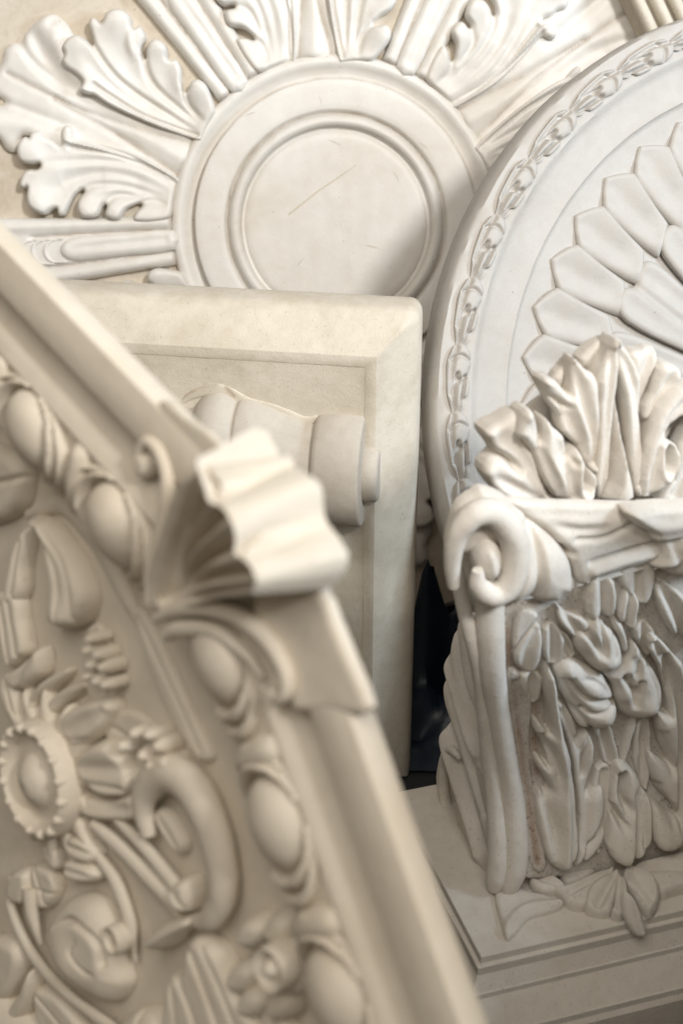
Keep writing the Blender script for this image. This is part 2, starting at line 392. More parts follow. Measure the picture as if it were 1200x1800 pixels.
low_out = Z3([(942,945),(860,888),(760,830),(640,785),(520,755),(420,735),(392,716),(386,684),(372,664),(344,664),(328,690),(328,730),(334,756),(316,768),(285,742),(245,724),(215,690),(168,698),(160,728),(140,722),(112,742),(94,792),(112,850),(160,866),(212,862),(216,884),(188,896),(150,896),(120,922),(108,980),(132,994),(150,988),(146,1040),(162,1090),(200,1120),(244,1132),(280,1106),(304,1100),(314,1134),(348,1132),(372,1080),(396,1030),(428,1004),(442,1012),(418,1058),(412,1104),(436,1146),(486,1152),(526,1134),(540,1094),(556,1080),(566,1092),(558,1136),(590,1160),(636,1156),(668,1104),(720,1076),(748,1082),(722,1116),(706,1160),(760,1172),(850,1166),(902,1142),(912,1060),(926,985)])
patch('side_lobe', MS, low_out, 34, 8, 'white', leaf_blade, med, base=1, edge=0.62, dx=1.9, smooth=1, k=3,
    strokes=[(Z3([(220,858),(400,850),(560,848),(740,878),(920,975)]), 7, 6, 'i'),
             (Z3([(130,780),(300,800),(500,810),(700,850),(900,945)]), 16, 5, 'io'),
             (Z3([(330,960),(480,915),(640,920),(800,975),(925,1030)]), 12, 10, 'io'),
             (Z3([(440,1010),(520,975),(680,985),(900,1060)]), 7, 8, 'o'),
             (Z3([(210,1060),(300,1000),(420,950),(560,940)]), 20, 7, 'io'),
             (Z3([(470,1110),(540,1040),(680,1030),(880,1080)]), 14, 6, 'io'),
             (Z3([(556,1080),(620,1030),(760,1040)]), 6, 7, 'o'), (Z3([(740,1080),(800,1060),(900,1090)]), 6, 7, 'o'),
             (Z3([(385,738),(560,782),(720,838),(930,955)]), 3.0, 11), (Z3([(372,776),(600,815),(780,880),(928,968)]), 3.0, 10),
             (Z3([(355,740),(560,798),(760,860),(930,960)]), 4, -7)],
    bumps=[(Z3([(150,790)])[0], 26, 8), (Z3([(200,1080)])[0], 30, 8), (Z3([(470,1110)])[0], 20, 6), (Z3([(620,1130)])[0], 18, 5), (Z3([(880,1000)])[0], 40, -10)])
for i in range(1, 6): copy_part(leaf_blade, -R(60) * i, med)

# --- straps between the leaves, built on the horizontal one to the left
sd = MS.uv([(160, 436)], 12 * q)[0]; sa = math.atan2(sd[1], sd[0])
def rot2(P, a): P = np.asarray(P, float); c, s_ = math.cos(a), math.sin(a); return np.c_[P[:,0]*c - P[:,1]*s_, P[:,0]*s_ + P[:,1]*c]
class Polar:
    """local frame of one strap: x outwards from the centre, y across, in pixels"""
    s = MS.s
    def uv(self, P, lift=0): return rot2(np.asarray(P, float) * ms, sa)
    def world(self, Q, h): return MS.world(Q, h)
PS = Polar()
strap = patch('strap', PS, [(284,-43),(284,43),(400,50),(520,60),(640,72),(655,60),(655,-60),(640,-72),(520,-60),(400,-50)], 22, 9, 'white', med, edge=0.35, dx=2.4, smooth=1, k=1,
    strokes=[([(280,-17),(420,-24),(530,-27)], 3.2, 7), ([(280,17),(420,24),(530,27)], 3.2, 7), ([(280,-30),(640,-52)], 9, -5), ([(280,30),(640,52)], 9, -5)],
    stains=[([(280,-17),(420,-24),(530,-27)], 2.4, 0.6), ([(280,17),(420,24),(530,27)], 2.4, 0.6), ([(284,-43),(284,43)], 5, 0.7)])
patch('tongue', PS, [(283,-17),(283,17),(360,19),(430,21),(462,20),(478,12),(483,0),(478,-12),(462,-20),(430,-21),(360,-19)], 14, 16, 'white', strap, med, base=17, edge=0.15, dx=2.2, smooth=1, k=2,
    strokes=[([(300,-4),(470,-4)], 8, 4, 'o')])
for c_, wd in ((500, 22), (522, 23), (545, 24)):
    patch('tongue_ring', PS, [(c_-26,-wd),(c_-8,-wd),(c_+8,-wd*.7),(c_+14,0),(c_+8,wd*.7),(c_-8,wd),(c_-26,wd),(c_-26,wd-5),(c_-10,wd-6),(c_-1,wd*.5),(c_+2,0),(c_-1,-wd*.5),(c_-10,-wd+6),(c_-26,-wd+5)], 9, 5, 'white', strap, med, base=16, edge=0.2, dx=2.2, smooth=0, k=2)
for i in range(1, 6): copy_part(strap, -R(60) * i, med)

# ================================================================== round marble patera on the right
DD = 1.32
dP = at((1421, 715), DD); dN = cam_vec((0.290, -0.041, 0.956))
DS = Surf(dP, dN); kd = DD / 1.35
pat = thing('marble_patera', DS.matrix(), 'large round greyish marble disc with laurel band and shell petals, behind the carved bracket', 'plaque')
r0 = 0.3795 * kd
prof = [(0.0005, -0.040), (r0 - 0.006, -0.040), (r0 - 0.001, -0.034), (r0, -0.016), (r0 - 0.001, -0.004), (r0 - 0.004, 0.0), (0.366*kd, 0.0005), (0.352*kd, -0.0005),
        (0.3475*kd, 0.0012), (0.344*kd, 0.0008), (0.341*kd, -0.003), (0.335*kd, -0.0045), (0.323*kd, -0.0065), (0.313*kd, -0.0068), (0.3085*kd, -0.006), (0.3065*kd, -0.009), (0.303*kd, -0.0105), (0.26*kd, -0.012), (0.0005, -0.012)]
lathe('dish', DS, (0, 0), prof, 'marble', pat, seg=220, wob=0.00022, sharp=50)
petal = patch('petal', DS, [(971,460),(975,451),(996,437),(1012,431),(1020,433),(1055,462),(1094,491),(1098,500),(1099,545),(1095,556),(1050,540),(1000,521),(986,513),(979,498)], 19, 6, 'marble', pat,
    base=-25, edge=0.55, dx=2.2, smooth=3, k=3, lift=-10, strokes=[([(990,470),(1040,498),(1090,527)], 26, 10, 'o'), ([(990,515),(1090,555)], 9, 5)], bumps=[((1040,478), 26, 3)])
for i in range(40):
    if i: copy_part(petal, R(9) * i, pat)
a_in = DS.uv([(1112, 500)], 0)[0]; r_in = np.linalg.norm(a_in); aa = math.atan2(a_in[1], a_in[0]); print('r_in', r_in)
class Pol2:
    s = DD / FPX
    def __init__(self, a): self.a = a
    def uv(self, P, lift=0): return rot2(np.asarray(P, float) * self.s, self.a)
    def world(self, Q, h): return DS.world(Q, np.asarray(h))
rp = r_in / Pol2.s
ip = patch('inner_petal', Pol2(aa), [(rp*.30,-18),(rp*.5,-30),(rp*.72,-46),(rp*.90,-56),(rp*.985,-52),(rp*1.0,-30),(rp*.975,-6),(rp*1.02,14),(rp*1.01,40),(rp*.93,56),(rp*.72,47),(rp*.5,31),(rp*.30,19)], 14, 10, 'marble', pat,
    base=-16, edge=0.45, dx=3, smooth=2, k=3, strokes=[([(rp*.3,-4),(rp*.7,2),(rp,-4)], 7, 6), ([(rp*.4,14),(rp*.7,26),(rp*.98,28)], 18, 4), ([(rp*.4,-14),(rp*.7,-24),(rp*.98,-28)], 16, 5)])
for i in range(1, 18): copy_part(ip, R(20) * i, pat)
rl = 0.3585 * kd / Pol2.s
lau = patch('laurel_sprig', Pol2(R(150)), [(rl-4,-60),(rl+10,-55),(rl+19,-34),(rl+20,-4),(rl+16,26),(rl+8,48),(rl+2,60),(rl-6,55),(rl-13,42),(rl-10,30),(rl-18,24),(rl-20,2),(rl-16,-12),(rl-21,-30),(rl-16,-50)], 14, 7, 'marble', pat,
    base=-1.5, edge=0.5, dx=1.7, smooth=1, k=3, roof=0.3, strokes=[([(rl+2,58),(rl+6,20),(rl+3,-10)], 3.2, 13), ([(rl-4,54),(rl-9,20),(rl-10,-4)], 2.8, 11), ([(rl+11,24),(rl+12,-20),(rl+5,-54)], 3.2, 8), ([(rl-18,-32),(rl-2,-40),(rl+14,-32)], 3.0, 7), ([(rl-1,0),(rl,0.5)], 4.2, 18), ([(rl-12,-6),(rl-11,-5.5)], 3.6, 15)])
NL = 38
for i in range(1, NL): copy_part(lau, 2 * math.pi / NL * i, pat)

# ================================================================== slab with chamfered edge and bolster
SY = R(8.8)
sN = np.array([-math.sin(SY), -math.cos(SY), 0]); sP = at((737, 540), 1.14)
SS = Surf(sP, sN); ss = SS.s
slab = thing('moulded_slab', SS.matrix(), 'upright cream plaster slab with chamfered edges and a turned bolster, behind the ornate panel', 'slab')
zb = -sP[2]                                            # the floor in slab coordinates
top = -0.0035; right = 0.0005; left = -0.60; bot = zb + 0.0015
poly = [(left, bot), (right, bot), (right, top), (left, top)]
rr = 0.012
# rounded top corner
poly = [(left, bot), (right, bot)] + [(right - rr + rr * math.cos(a), top - rr + rr * math.sin(a)) for a in np.linspace(0, math.pi / 2, 6)] + [(left, top)]
ring_sweep('chamfered_border', SS, poly, [(0.006, -0.050), (0.0015, -0.036), (0.0, -0.024), (0.0, -0.012), (0.0008, -0.007), (0.0026, -0.003), (0.0060, 0.0006), (0.020, 0.0142), (0.0315, 0.0250)], 'cream', slab, sharp=32, arc=(range(2, 8), (right, top), rr))
inner = [(left + 0.0315, bot + 0.0315), (right - 0.0315, bot + 0.0315), (right - 0.0315, top - 0.0315), (left + 0.0315, top - 0.0315)]
ring_sweep('border_fillet', SS, inner, [(0.0, 0.0250), (0.0012, 0.0253), (0.0085, 0.0251), (0.0098, 0.0243)], 'cream', slab, sharp=32)
i2 = [(p[0] + dx_, p[1] + dy_) for p, (dx_, dy_) in zip(inner, ((.0096, .0096), (-.0096, .0096), (-.0096, -.0096), (.0096, -.0096)))]
FH = 0.0245 / ss
class SlabF:                                            # the field as a gently uneven sheet
    pass
def rect_sheet(name, surf, x0, x1, y0, y1, h, n, amp, mat, parent):
    gx, gy = np.meshgrid(np.linspace(x0, x1, n), np.linspace(y0, y1, n)); Q = np.c_[gx.ravel(), gy.ravel()]
    hh = h + amp * (np.sin(Q[:,0]*41+1)*np.cos(Q[:,1]*33) + 0.6*np.sin(Q[:,0]*97)*np.sin(Q[:,1]*71+2))
    I = np.arange(n*n).reshape(n, n)
    F = np.c_[I[:-1,:-1].ravel(), I[:-1,1:].ravel(), I[1:,1:].ravel(), I[1:,:-1].ravel()]
    return build(name, surf.world(Q, hh), F, mat, parent)
rect_sheet('field', SS, i2[0][0], i2[1][0], i2[0][1], i2[2][1], 0.0245, 60, 0.0003, 'cream', slab)
# bolster: turned about a horizontal axis lying in the field
bc = SS.uv([(640, 832)], 0.03)[0]
def bolster(name, pts, mat, parent, y0=0.0, seg=40):
    """pts: (x px left of the drum end, radius px)"""
    pts = np.asarray(pts, float) * ss; n = len(pts); V = []; F = []
    for x, r_ in pts:
        for a in np.linspace(-0.12 * math.pi, 1.12 * math.pi, seg):
            V.append((bc[0] - x, bc[1] + y0 * ss + r_ * math.cos(a), 0.0235 + r_ * 0.85 * math.sin(a)))
    V = np.array(V)
    for i in range(n - 1):
        for j in range(seg - 1): F.append((i*seg+j, i*seg+j+1, (i+1)*seg+j+1, (i+1)*seg+j)[::-1])
    F.append([j for j in range(seg)]); F.append([(n-1)*seg+j for j in range(seg)][::-1])
    return build(name, SS.world(V[:, :2], V[:, 2]), F, mat, parent, slab, sharp=42)
bol = bolster('bolster', [(1,102),(2,106),(6,109),(40,110),(78,108),(86,104),(90,97)] + smooth_profile([(91,90),(98,89),(112,92),(140,102),(175,116),(205,126),(226,127),(234,122),(242,128),(262,138),(284,136),(302,124),(314,108),(330,104),(360,116),(420,126),(520,126)], 5).tolist(), 'scroll', slab)
bolster('end_cap', [(-27,40),(-26,48),(-22,52),(-4,54),(4,52)], 'scroll', bol, y0=-8)
# plaster run where the bolster was bedded into the field
patch('plaster_run', SS, [(318,712),(330,706),(345,700),(372,696),(402,704),(412,718),(440,724),(470,728),(500,738),(530,748),(552,744),(558,730),(536,732),(512,722),(480,710),(440,700),(408,682),(380,674),(350,680),(325,694)], 3.2, 12, 'cream', slab, base=FH - 0.6, edge=0.2, dx=2.4, smooth=1, lift=FH,
      stains=[([(320,696),(350,680),(380,672)], 6, 0.7), ([(398,680),(412,694)], 4, 0.9)])

# ================================================================== ornate panel in front, out of focus
pN = cam_vec((-0.72, -0.134, 0.68)); pP = at((600, 1150), 0.65)
PA = Surf(pP, pN); pp = PA.s
pan = thing('ornate_panel', PA.matrix(), 'large ivory plaster panel with egg and dart border and scrolling flowers, nearest the camera', 'panel')
# the border: two straight sides meeting at the shell-shaped corner
eU = PA.uv([(0, 400), (288, 694)], -0.010); eL = PA.uv([(655, 1250), (852, 1795)], -0.0145)
dU = unit(eU[1] - eU[0]); dL = unit(eL[1] - eL[0])
tt = np.linalg.solve(np.c_[dU, -dL], eL[0] - eU[0]); corner = eU[0] + dU * tt[0]
nU = np.array([dU[1], -dU[0]]); nL = np.array([dL[1], -dL[0]])     # inwards
GR = -0.032                                                        # level of the sunk ground
def bed(i):                                                        # the ovolo the eggs sit on
    t = np.clip((i - 0.066) / 0.052, 0, 1); return -0.006 - 0.024 * (1 - np.sqrt(np.maximum(0, 1 - t ** 2)))
lenL = (pP[2] + corner[1] * PA.v[2]) / -(dL[1] * PA.v[2]) * 0.995
lenU = 0.62
pB = corner + dL * lenL; pT = corner - dU * lenU
pF = pT + np.array([0.05, -1.0]) * ((pT[1] - pB[1]))
poly = [pB, corner, pT, pF]
prof = [(0.10, -0.052), (0.014, -0.020), (0.0015, -0.0165), (0.0, -0.0145), (0.0, -0.004), (0.0015, -0.0008), (0.004, 0.0), (0.0250, 0.0), (0.0270, -0.001), (0.0290, -0.0045), (0.0320, -0.0095), (0.0365, -0.0118), (0.0420, -0.0105), (0.0490, -0.0062), (0.0560, -0.0022), (0.0590, -0.0016), (0.0605, -0.0025), (0.0612, -0.0075), (0.0640, -0.0078), (0.0655, -0.0062)]
prof += [(i, float(bed(i))) for i in np.linspace(0.067, 0.116, 12)] + [(0.1185, -0.0306), (0.125, GR)]
ring_sweep('border_moulding', PA, poly, prof, 'ivory', pan, sharp=38)
gpoly = np.array([pB + (dL*-0.2 + nL) * 0.118, corner + (nU + nL) / (1 + nU @ nL) * 0.118, pT + (dU*0.2+nU) * 0.118, pF + np.array([0.1, 0.1])])
build('sunk_ground', PA.world(gpoly, GR - 0.0005), [(0, 1, 2, 3)], 'ivory', pan, smooth=False)
class Edge:
    s = 0.001
    def __init__(self, o, d, n): self.o, self.d, self.n = o, d, n
    def uv(self, P, lift=0): return np.asarray(P, float) * self.s
    def world(self, Q, h):
        X = self.o + np.outer(Q[:, 0], self.d) + np.outer(Q[:, 1], self.n)
        return PA.world(X, np.asarray(h) + bed(Q[:, 1]))
def arc(cx, cy, rx, ry, a0, a1, n=9): return [(cx + rx * math.cos(a), cy + ry * math.sin(a)) for a in np.linspace(R(a0), R(a1), n)]
def egg_row(o, d, n, xs):
    E = Edge(o, d, n)
    for x in xs:
        x *= 1000; y = 88
        eg = patch('egg', E, arc(x, y, 24, 26, 0, 330, 12), 14, 25, 'ivory', pan, edge=0.05, dx=2.0, smooth=2, k=3)
        for sg in (-1, 1):
            for r1, r2, hh_, sp_ in ((26.5, 34, 10.5, 80), (36, 43.5, 8.5, 74)):
                ar = arc(x, y, r2, 31, -sp_, sp_) + arc(x, y, r1, 28, sp_, -sp_)
                if sg < 0: ar = [(2 * x - a, b) for a, b in ar][::-1]
                patch('husk', E, ar, hh_, 6, 'ivory', eg, pan, edge=0.12, dx=1.8, smooth=1, k=2)
        patch('dart', E, [(x+46,62),(x+60,62),(x+62,84),(x+60,102),(x+53,118),(x+46,102),(x+44,84)], 9, 12, 'ivory', pan, edge=0.1, dx=1.8, smooth=2, k=2)
xl = [(PA.uv([p], -0.01)[0] - corner) @ dL for p in [(365, 1170), (485, 1470), (620, 1740)]]
xu = [(PA.uv([p], -0.01)[0] - corner) @ dU for p in [(75, 715), (210, 920)]]
stp = (xl[2] - xl[0]) / 2
egg_row(corner, dL, nL, [xl[0] + stp * i for i in range(0, 4)])
egg_row(corner, dU, nU, [xu[1] - (xu[1] - xu[0]) * i for i in range(0, 4)])

GB = GR / pp                                             # ground level in pixel units
def orn(name, out, H, r=None, strokes=(), bumps=(), base=0, edge=0.06, k=4, dx=3.4, smooth=2, parent=None, **kw):
    return patch(name, PA, out, H * 0.95, (r or H * 0.7) * 1.15, 'ivory', parent or pan, pan, base=GB + base, edge=edge, strokes=strokes, bumps=bumps, dx=dx, smooth=smooth, k=k, **kw)
def stem(P, rad, lift, name='stem', **kw):
    X = path(PA, P, GB + lift); n = len(X); rr_ = np.interp(np.linspace(0, 1, n), np.linspace(0, 1, len(rad)), rad) * pp if isinstance(rad, (list, tuple)) else rad * pp
    return tube(name, X, rr_ * 1.3, 'ivory', pan, n=PA.n, squash=0.75, **kw)
# flower boss
fc = PA.uv([(52, 1374)], GR + 0.022)[0]; fr = 0.0365
fl = lathe('flower_boss', PA, fc, [(fr*1.05, GR), (fr*1.05, GR+0.014), (fr*1.0, GR+0.020), (fr*0.93, GR+0.0225), (fr*0.86, GR+0.021), (fr*0.80, GR+0.016), (fr*0.70, GR+0.0145), (fr*0.52, GR+0.016), (fr*0.44, GR+0.0185), (fr*0.36, GR+0.022), (fr*0.22, GR+0.025), (0.0004, GR+0.026)], 'ivory', pan, seg=48)
for i in range(16):
    a = i * 2 * math.pi / 16 + 0.1; c = fc + fr * 0.93 * np.array([math.cos(a), math.sin(a)])
    lathe('bead', PA, c, [(0.0036, GR+0.018), (0.0031, GR+0.0226), (0.0017, GR+0.0240), (0.0002, GR+0.0244)], 'ivory', fl, pan, seg=10)
for i in range(14):
    a = i * 2 * math.pi / 14; ca = lambda r_, da: fc + r_ * np.array([math.cos(a + da), math.sin(a + da)])
    ol = [ca(fr*0.98, -0.2), ca(fr*1.25, -0.13), ca(fr*1.62, 0.0), ca(fr*1.25, 0.13), ca(fr*0.98, 0.2)]
    patch('sepal', PA, ol, 42, 20, 'ivory', fl, pan, base=GB, edge=0.3, dx=4, smooth=1, k=3, local=True)
for o_, H_, st_ in [
    ([(72,1137),(77,1183),(53,1207),(37,1215),(21,1207),(16,1183),(40,1164)], 52, [([(60,1150),(35,1205)], 9, 8)]),
    ([(115,1175),(113,1195),(80,1225),(67,1240),(59,1262),(53,1250),(56,1220),(76,1194)], 46, [([(110,1182),(62,1235)], 8, 8)]),
    ([(146,1200),(145,1213),(115,1238),(93,1258),(84,1247),(82,1234),(115,1207)], 40, [([(140,1206),(90,1245)], 7, 7)]),
    ([(113,1257),(139,1238),(183,1226),(198,1246),(188,1274),(172,1294),(150,1312),(125,1312),(110,1287)], 60, [([(185,1250),(120,1290)], 22, 14), ([(160,1300),(118,1300)], 7, 8)]),
    ([(128,1345),(150,1316),(188,1300),(212,1321),(230,1352),(240,1368),(228,1400),(188,1402),(157,1382)], 58, [([(225,1350),(135,1348)], 20, 12), ([(225,1385),(150,1372)], 7, 8)]),
    ([(150,1398),(190,1404),(232,1394),(242,1422),(235,1445),(164,1442),(138,1414)], 50, [([(230,1420),(150,1412)], 16, 10)]),
    ([(113,1473),(135,1465),(160,1480),(172,1505),(160,1522),(136,1513),(119,1493)], 50, [([(165,1500),(120,1480)], 8, 9)]),
    ([(116,1510),(140,1512),(162,1522),(174,1539),(167,1552),(136,1552),(119,1540)], 56, [([(168,1540),(122,1525)], 8, 9)]),
    ([(78,1478),(98,1480),(108,1505),(104,1532),(88,1520),(80,1500)], 40, []),
    ([(18,1180),(34,1222),(40,1262),(28,1275),(10,1240),(0,1200)], 40, [([(15,1195),(32,1262)], 6, 8)])]:
    orn('petal', o_, H_, 20, st_)
# berries
for i, (x, y, r_) in enumerate([(222,1310,15),(243,1288,14),(257,1326,16),(268,1290,14),(285,1310,17),(272,1344,14),(296,1338,13), (165,1122,11),(160,1142,12),(178,1150,13),(165,1168,13),(188,1172,14),(176,1196,14),(160,1188,10),(192,1202,12)]):
    c = PA.uv([(x, y)], GR + 0.012)[0]; rb = r_ * pp * 1.25
    lathe('berry', PA, c, [(rb, GR), (rb, GR+0.006), (rb*.9, GR+0.011), (rb*.62, GR+0.0155), (rb*.3, GR+0.0175), (0.0002, GR+0.018)], 'ivory', pan, seg=14)
orn('leaf', [(150,1110),(175,1100),(200,1150),(205,1200),(190,1240),(160,1230),(148,1180)], 14, 12, [([(170,1110),(185,1220)], 8, 6)])
orn('leaf', [(178,1262),(230,1248),(290,1290),(320,1350),(280,1372),(215,1345)], 16, 14, [([(190,1270),(300,1345)], 8, 6)])
# upper volute leaf with its hollow
orn('leaf', [(50,908),(75,912),(105,945),(132,985),(152,1030),(156,1062),(146,1092),(125,1107),(100,1102),(88,1086),(93,1050),(89,1000),(76,955),(58,928)], 62, 26, [([(70,930),(108,1000),(118,1095)], 7, 12), ([(80,925),(125,1000),(138,1085)], 6, 10)], bumps=[((120,1085), 40, 14)])
orn('leaf', [(52,925),(36,940),(22,980),(12,1030),(8,1062),(32,1062),(44,1040),(46,1000),(52,960)], 44, 16, [([(42,950),(25,1055)], 6, 10)])
orn('stem_sheath', [(0,1040),(34,1045),(42,1090),(50,1142),(38,1160),(18,1172),(4,1110)], 44, 14, [([(20,1050),(36,1150)], 5, 12), ([(8,1060),(22,1160)], 5, 12)])
orn('bud', [(-40,785),(0,788),(26,790),(46,820),(46,852),(34,895),(0,918),(-40,915)], 55, 36, [([(-20,850),(20,845),(44,838)], 7, 14)])
stem([(50,905),(110,885),(160,925),(200,990),(232,1060),(250,1110)], [10, 20, 26, 24, 18, 3], 2)
orn('leaf', [(236,1070),(262,1090),(300,1170),(340,1260),(372,1330),(350,1335),(305,1270),(262,1170)], 22, 14, [([(246,1085),(300,1200),(355,1320)], 7, 9)])
# lower hook scroll
stem([(262,1470),(252,1420),(262,1382),(295,1358),(335,1380),(368,1440),(388,1510),(392,1570),(372,1612),(345,1622)], [16, 24, 30, 36, 38, 36, 32, 28, 22, 12], 34, 'volute')
orn('leaf', [(272,1425),(290,1420),(312,1450),(328,1485),(318,1505),(295,1480),(278,1450)], 30, 14, [([(280,1430),(315,1490)], 5, 8)])
stem([(165,1448),(215,1492),(262,1540),(305,1585),(318,1602)], [12, 17, 18, 18, 16], 26)
stem([(205,1440),(255,1490),(300,1545),(318,1572)], [10, 14, 15, 16], 28)
stem([(170,1500),(205,1550),(228,1620),(238,1690)], [12, 16, 16, 4], 18)
orn('bell', [(262,1652),(274,1630),(300,1615),(332,1610),(342,1624),(322,1646),(296,1668),(274,1672)], 64, 22, [([(272,1655),(334,1620)], 8, -8)])
orn('bell', [(302,1558),(318,1542),(336,1546),(342,1580),(334,1606),(308,1592)], 60, 18, [([(312,1560),(330,1590)], 8, 10)])
# the round volute with its eye
vo = orn('volute', [(80,1640),(92,1604),(115,1582),(145,1577),(172,1592),(192,1628),(203,1662),(208,1700),(214,1738),(192,1768),(160,1758),(125,1732),(98,1692)], 74, 62, [([(104,1628),(136,1614),(164,1630),(186,1660),(190,1690)], 8, 20, 'i'), ([(150,1645),(142,1668),(160,1698),(185,1712)], 5, 12, 'io')], bumps=[((130,1680), 50, 14)], dx=3.4)
ec = PA.uv([(171, 1664)], GR + 0.026)[0]
lathe('eye', PA, ec, [(0.0095, GR+0.004), (0.0090, GR+0.0150), (0.0078, GR+0.0168), (0.0066, GR+0.0158), (0.0058, GR+0.0130), (0.003, GR+0.0135), (0.0003, GR+0.014)], 'ivory', vo, pan, seg=20)
stem([(22,1545),(20,1590),(42,1650),(78,1705),(125,1752),(175,1790),(230,1830)], [10, 14, 14, 13, 13, 13, 12], 26)
stem([(52,1560),(58,1610),(72,1660)], [18, 16, 6], 34)
orn('bud', [(18,1548),(30,1528),(50,1530),(56,1555),(48,1590),(30,1588),(18,1572)], 50, 18)
orn('leaf', [(60,1520),(92,1530),(104,1560),(92,1590),(74,1600),(62,1570)], 34, 16, [([(68,1530),(84,1590)], 5, 9), ([(62,1560),(98,1570)], 4, 6)])
orn('petal', [(-20,1655),(25,1652),(42,1690),(30,1740),(8,1762),(-25,1750)], 52, 26)
orn('petal', [(12,1785),(40,1735),(56,1700),(62,1730),(52,1775),(34,1795)], 52, 18)
orn('leaf', [(62,1740),(95,1745),(130,1780),(150,1820),(80,1820)], 34, 18, [([(70,1750),(120,1810)], 6, 8)])
# lower leaf and rosette
orn('leaf', [(300,1716),(322,1704),(340,1645),(378,1658),(402,1694),(424,1745),(455,1820),(300,1825)], 56, 22, [([(345,1670),(372,1740),(400,1820)], 6, 14), ([(365,1665),(400,1740),(430,1820)], 6, 12), ([(325,1720),(345,1770),(360,1820)], 7, 16), ([(310,1725),(318,1780),(320,1820)], 5, 12)])
for x, y in [(446,1640),(492,1632),(525,1668),(428,1718),(446,1762),(520,1722),(495,1766)]:
    orn('petal', arc(x, y, 27, 33, 0, 330, 11), 62, 26, base=0, dx=4)
c = PA.uv([(474, 1705)], GR + 0.024)[0]
lathe('rosette_centre', PA, c, [(0.013, GR), (0.013, GR+0.021), (0.0115, GR+0.0255), (0.008, GR+0.024), (0.0062, GR+0.021), (0.0045, GR+0.024), (0.0022, GR+0.0265), (0.0002, GR+0.027)], 'ivory', pan, seg=20)
orn('leaf', [(455,1790),(470,1752),(490,1760),(505,1790),(520,1830),(450,1830)], 36, 16, [([(478,1765),(490,1825)], 5, 9)])
orn('bud', [(205,1830),(212,1795),(238,1775),(268,1778),(290,1800),(295,1830)], 60, 36, [([(250,1780),(252,1830)], 6, 12)])

# --- corner shell with its curling lip
def lifted(L): return np.array([PA.uv([(x, y)], h)[0] for x, y, h in L])
fan_o = lifted([(258,1076,.004),(246,1030,.006),(256,985,.008),(274,930,.016),(292,880,.024),(318,840,.032),(355,820,.046),(366,845,.046),(371,870,.046),(396,888,.046),(412,925,.046),(424,961,.046),(438,985,.046),(452,1010,.046),(456,1022,.046),(452,1036,.042),(410,1048,.034),(350,1058,.022),(300,1080,.008)])
fb = PA.uv([(266, 1070)], 0.004)[0]
fan_far = np.linalg.norm(fan_o[9] - fb)
shell = patch('corner_leaf', PA, fan_o, 20, 14, 'ivory', pan, base=-18, edge=0.4, dx=3.4, smooth=2, k=2, local=True,
    tilt=lambda u, v: 0.044 * np.clip(np.hypot(u - fb[0], v - fb[1]) / fan_far, 0, 1.1) ** 1.2,
    strokes=[(lifted([(266,1066,.006),(x1,y1,.022),(x2,y2,.046)]), w_, d_, 'iL') for x1, y1, x2, y2, w_, d_ in (
        (276,970,318,845,9,30), (298,960,358,858,10,40), (322,968,388,890,10,42), (345,990,418,948,10,42), (356,1016,446,1002,10,38), (368,1042,440,1030,8,26),
        (286,964,338,850,7,-14), (310,962,374,876,7,-14), (334,978,404,916,7,-14), (352,1004,432,976,7,-14), (362,1030,444,1018,6,-12))])
lin = lifted([(355,820,.046),(371,870,.046),(396,888,.046),(412,925,.046),(424,961,.046),(438,985,.046),(452,1010,.046),(455,1022,.046),(452,1036,.044)])
lout = lifted([(441,752,.004),(470,808,.004),(504,822,.004),(545,848,.004),(547,914,.004),(571,944,.004),(594,978,.004),(588,1008,.004),(567,1036,.004)])
def soft_lin(P, n=4):
    t = np.linspace(0, len(P) - 1, (len(P) - 1) * n + 1); Q = np.c_[np.interp(t, range(len(P)), P[:, 0]), np.interp(t, range(len(P)), P[:, 1])]
    Q[1:-1] = 0.25 * Q[:-2] + 0.5 * Q[1:-1] + 0.25 * Q[2:]; return Q
li, lo_ = soft_lin(lin), soft_lin(lout); rows = 9; V = []; n_ = len(li)
jj = np.arange(n_); valley = 0.0075 * (np.exp(-((jj - 6.5) / 2.0) ** 2) + np.exp(-((jj - 17.5) / 2.0) ** 2))
toward = (fb - li) / np.linalg.norm(fb - li, axis=1)[:, None]
for i in range(rows):
    t = i / (rows - 1); hgt = 0.045 + 0.006 * math.sin(math.pi * min(1, t * 2.2)) * (t < 0.45) - 0.043 * t ** 1.5
    V.append(PA.world(li * (1 - t) + lo_ * t + toward * (valley * math.sin(math.pi * (0.12 + 0.76 * t)))[:, None], hgt))
V.append(PA.world(lo_ * 0.86 + li * 0.14, -0.004))
F = [(i * n_ + j, i * n_ + j + 1, (i + 1) * n_ + j + 1, (i + 1) * n_ + j) for i in range(rows) for j in range(n_ - 1)]
build('leaf_lip', np.vstack(V), F, 'ivory', shell, pan, sharp=70)
def curl(P, rad, lift):
    X = path(PA, P, lift); rr_ = np.interp(np.linspace(0, 1, len(X)), np.linspace(0, 1, len(rad)), rad) * pp
    return tube('scroll_band', X, rr_, 'ivory', shell, pan, n=PA.n)
curl([(262,1062),(268,1000),(290,915),(297,850),(284,798),(262,776),(246,792),(244,815)], [9, 16, 18, 18, 16, 13, 11, 8], -2)
curl([(275,1088),(310,1072),(370,1068),(430,1090),(476,1132),(502,1180),(504,1216),(488,1228),(476,1214)], [10, 18, 20, 20, 18, 16, 14, 12, 8], 12)
curl([(292,1118),(320,1104),(380,1110),(432,1148),(462,1192)], [14, 20, 18, 12, 6], 2)
for x, y in ((252, 818), (486, 1206)):
    patch('scroll_eye', PA, arc(x, y, 15, 26, 0, 330, 10), 30, 22, 'ivory', shell, pan, base=-22, edge=0.1, dx=3, k=3)
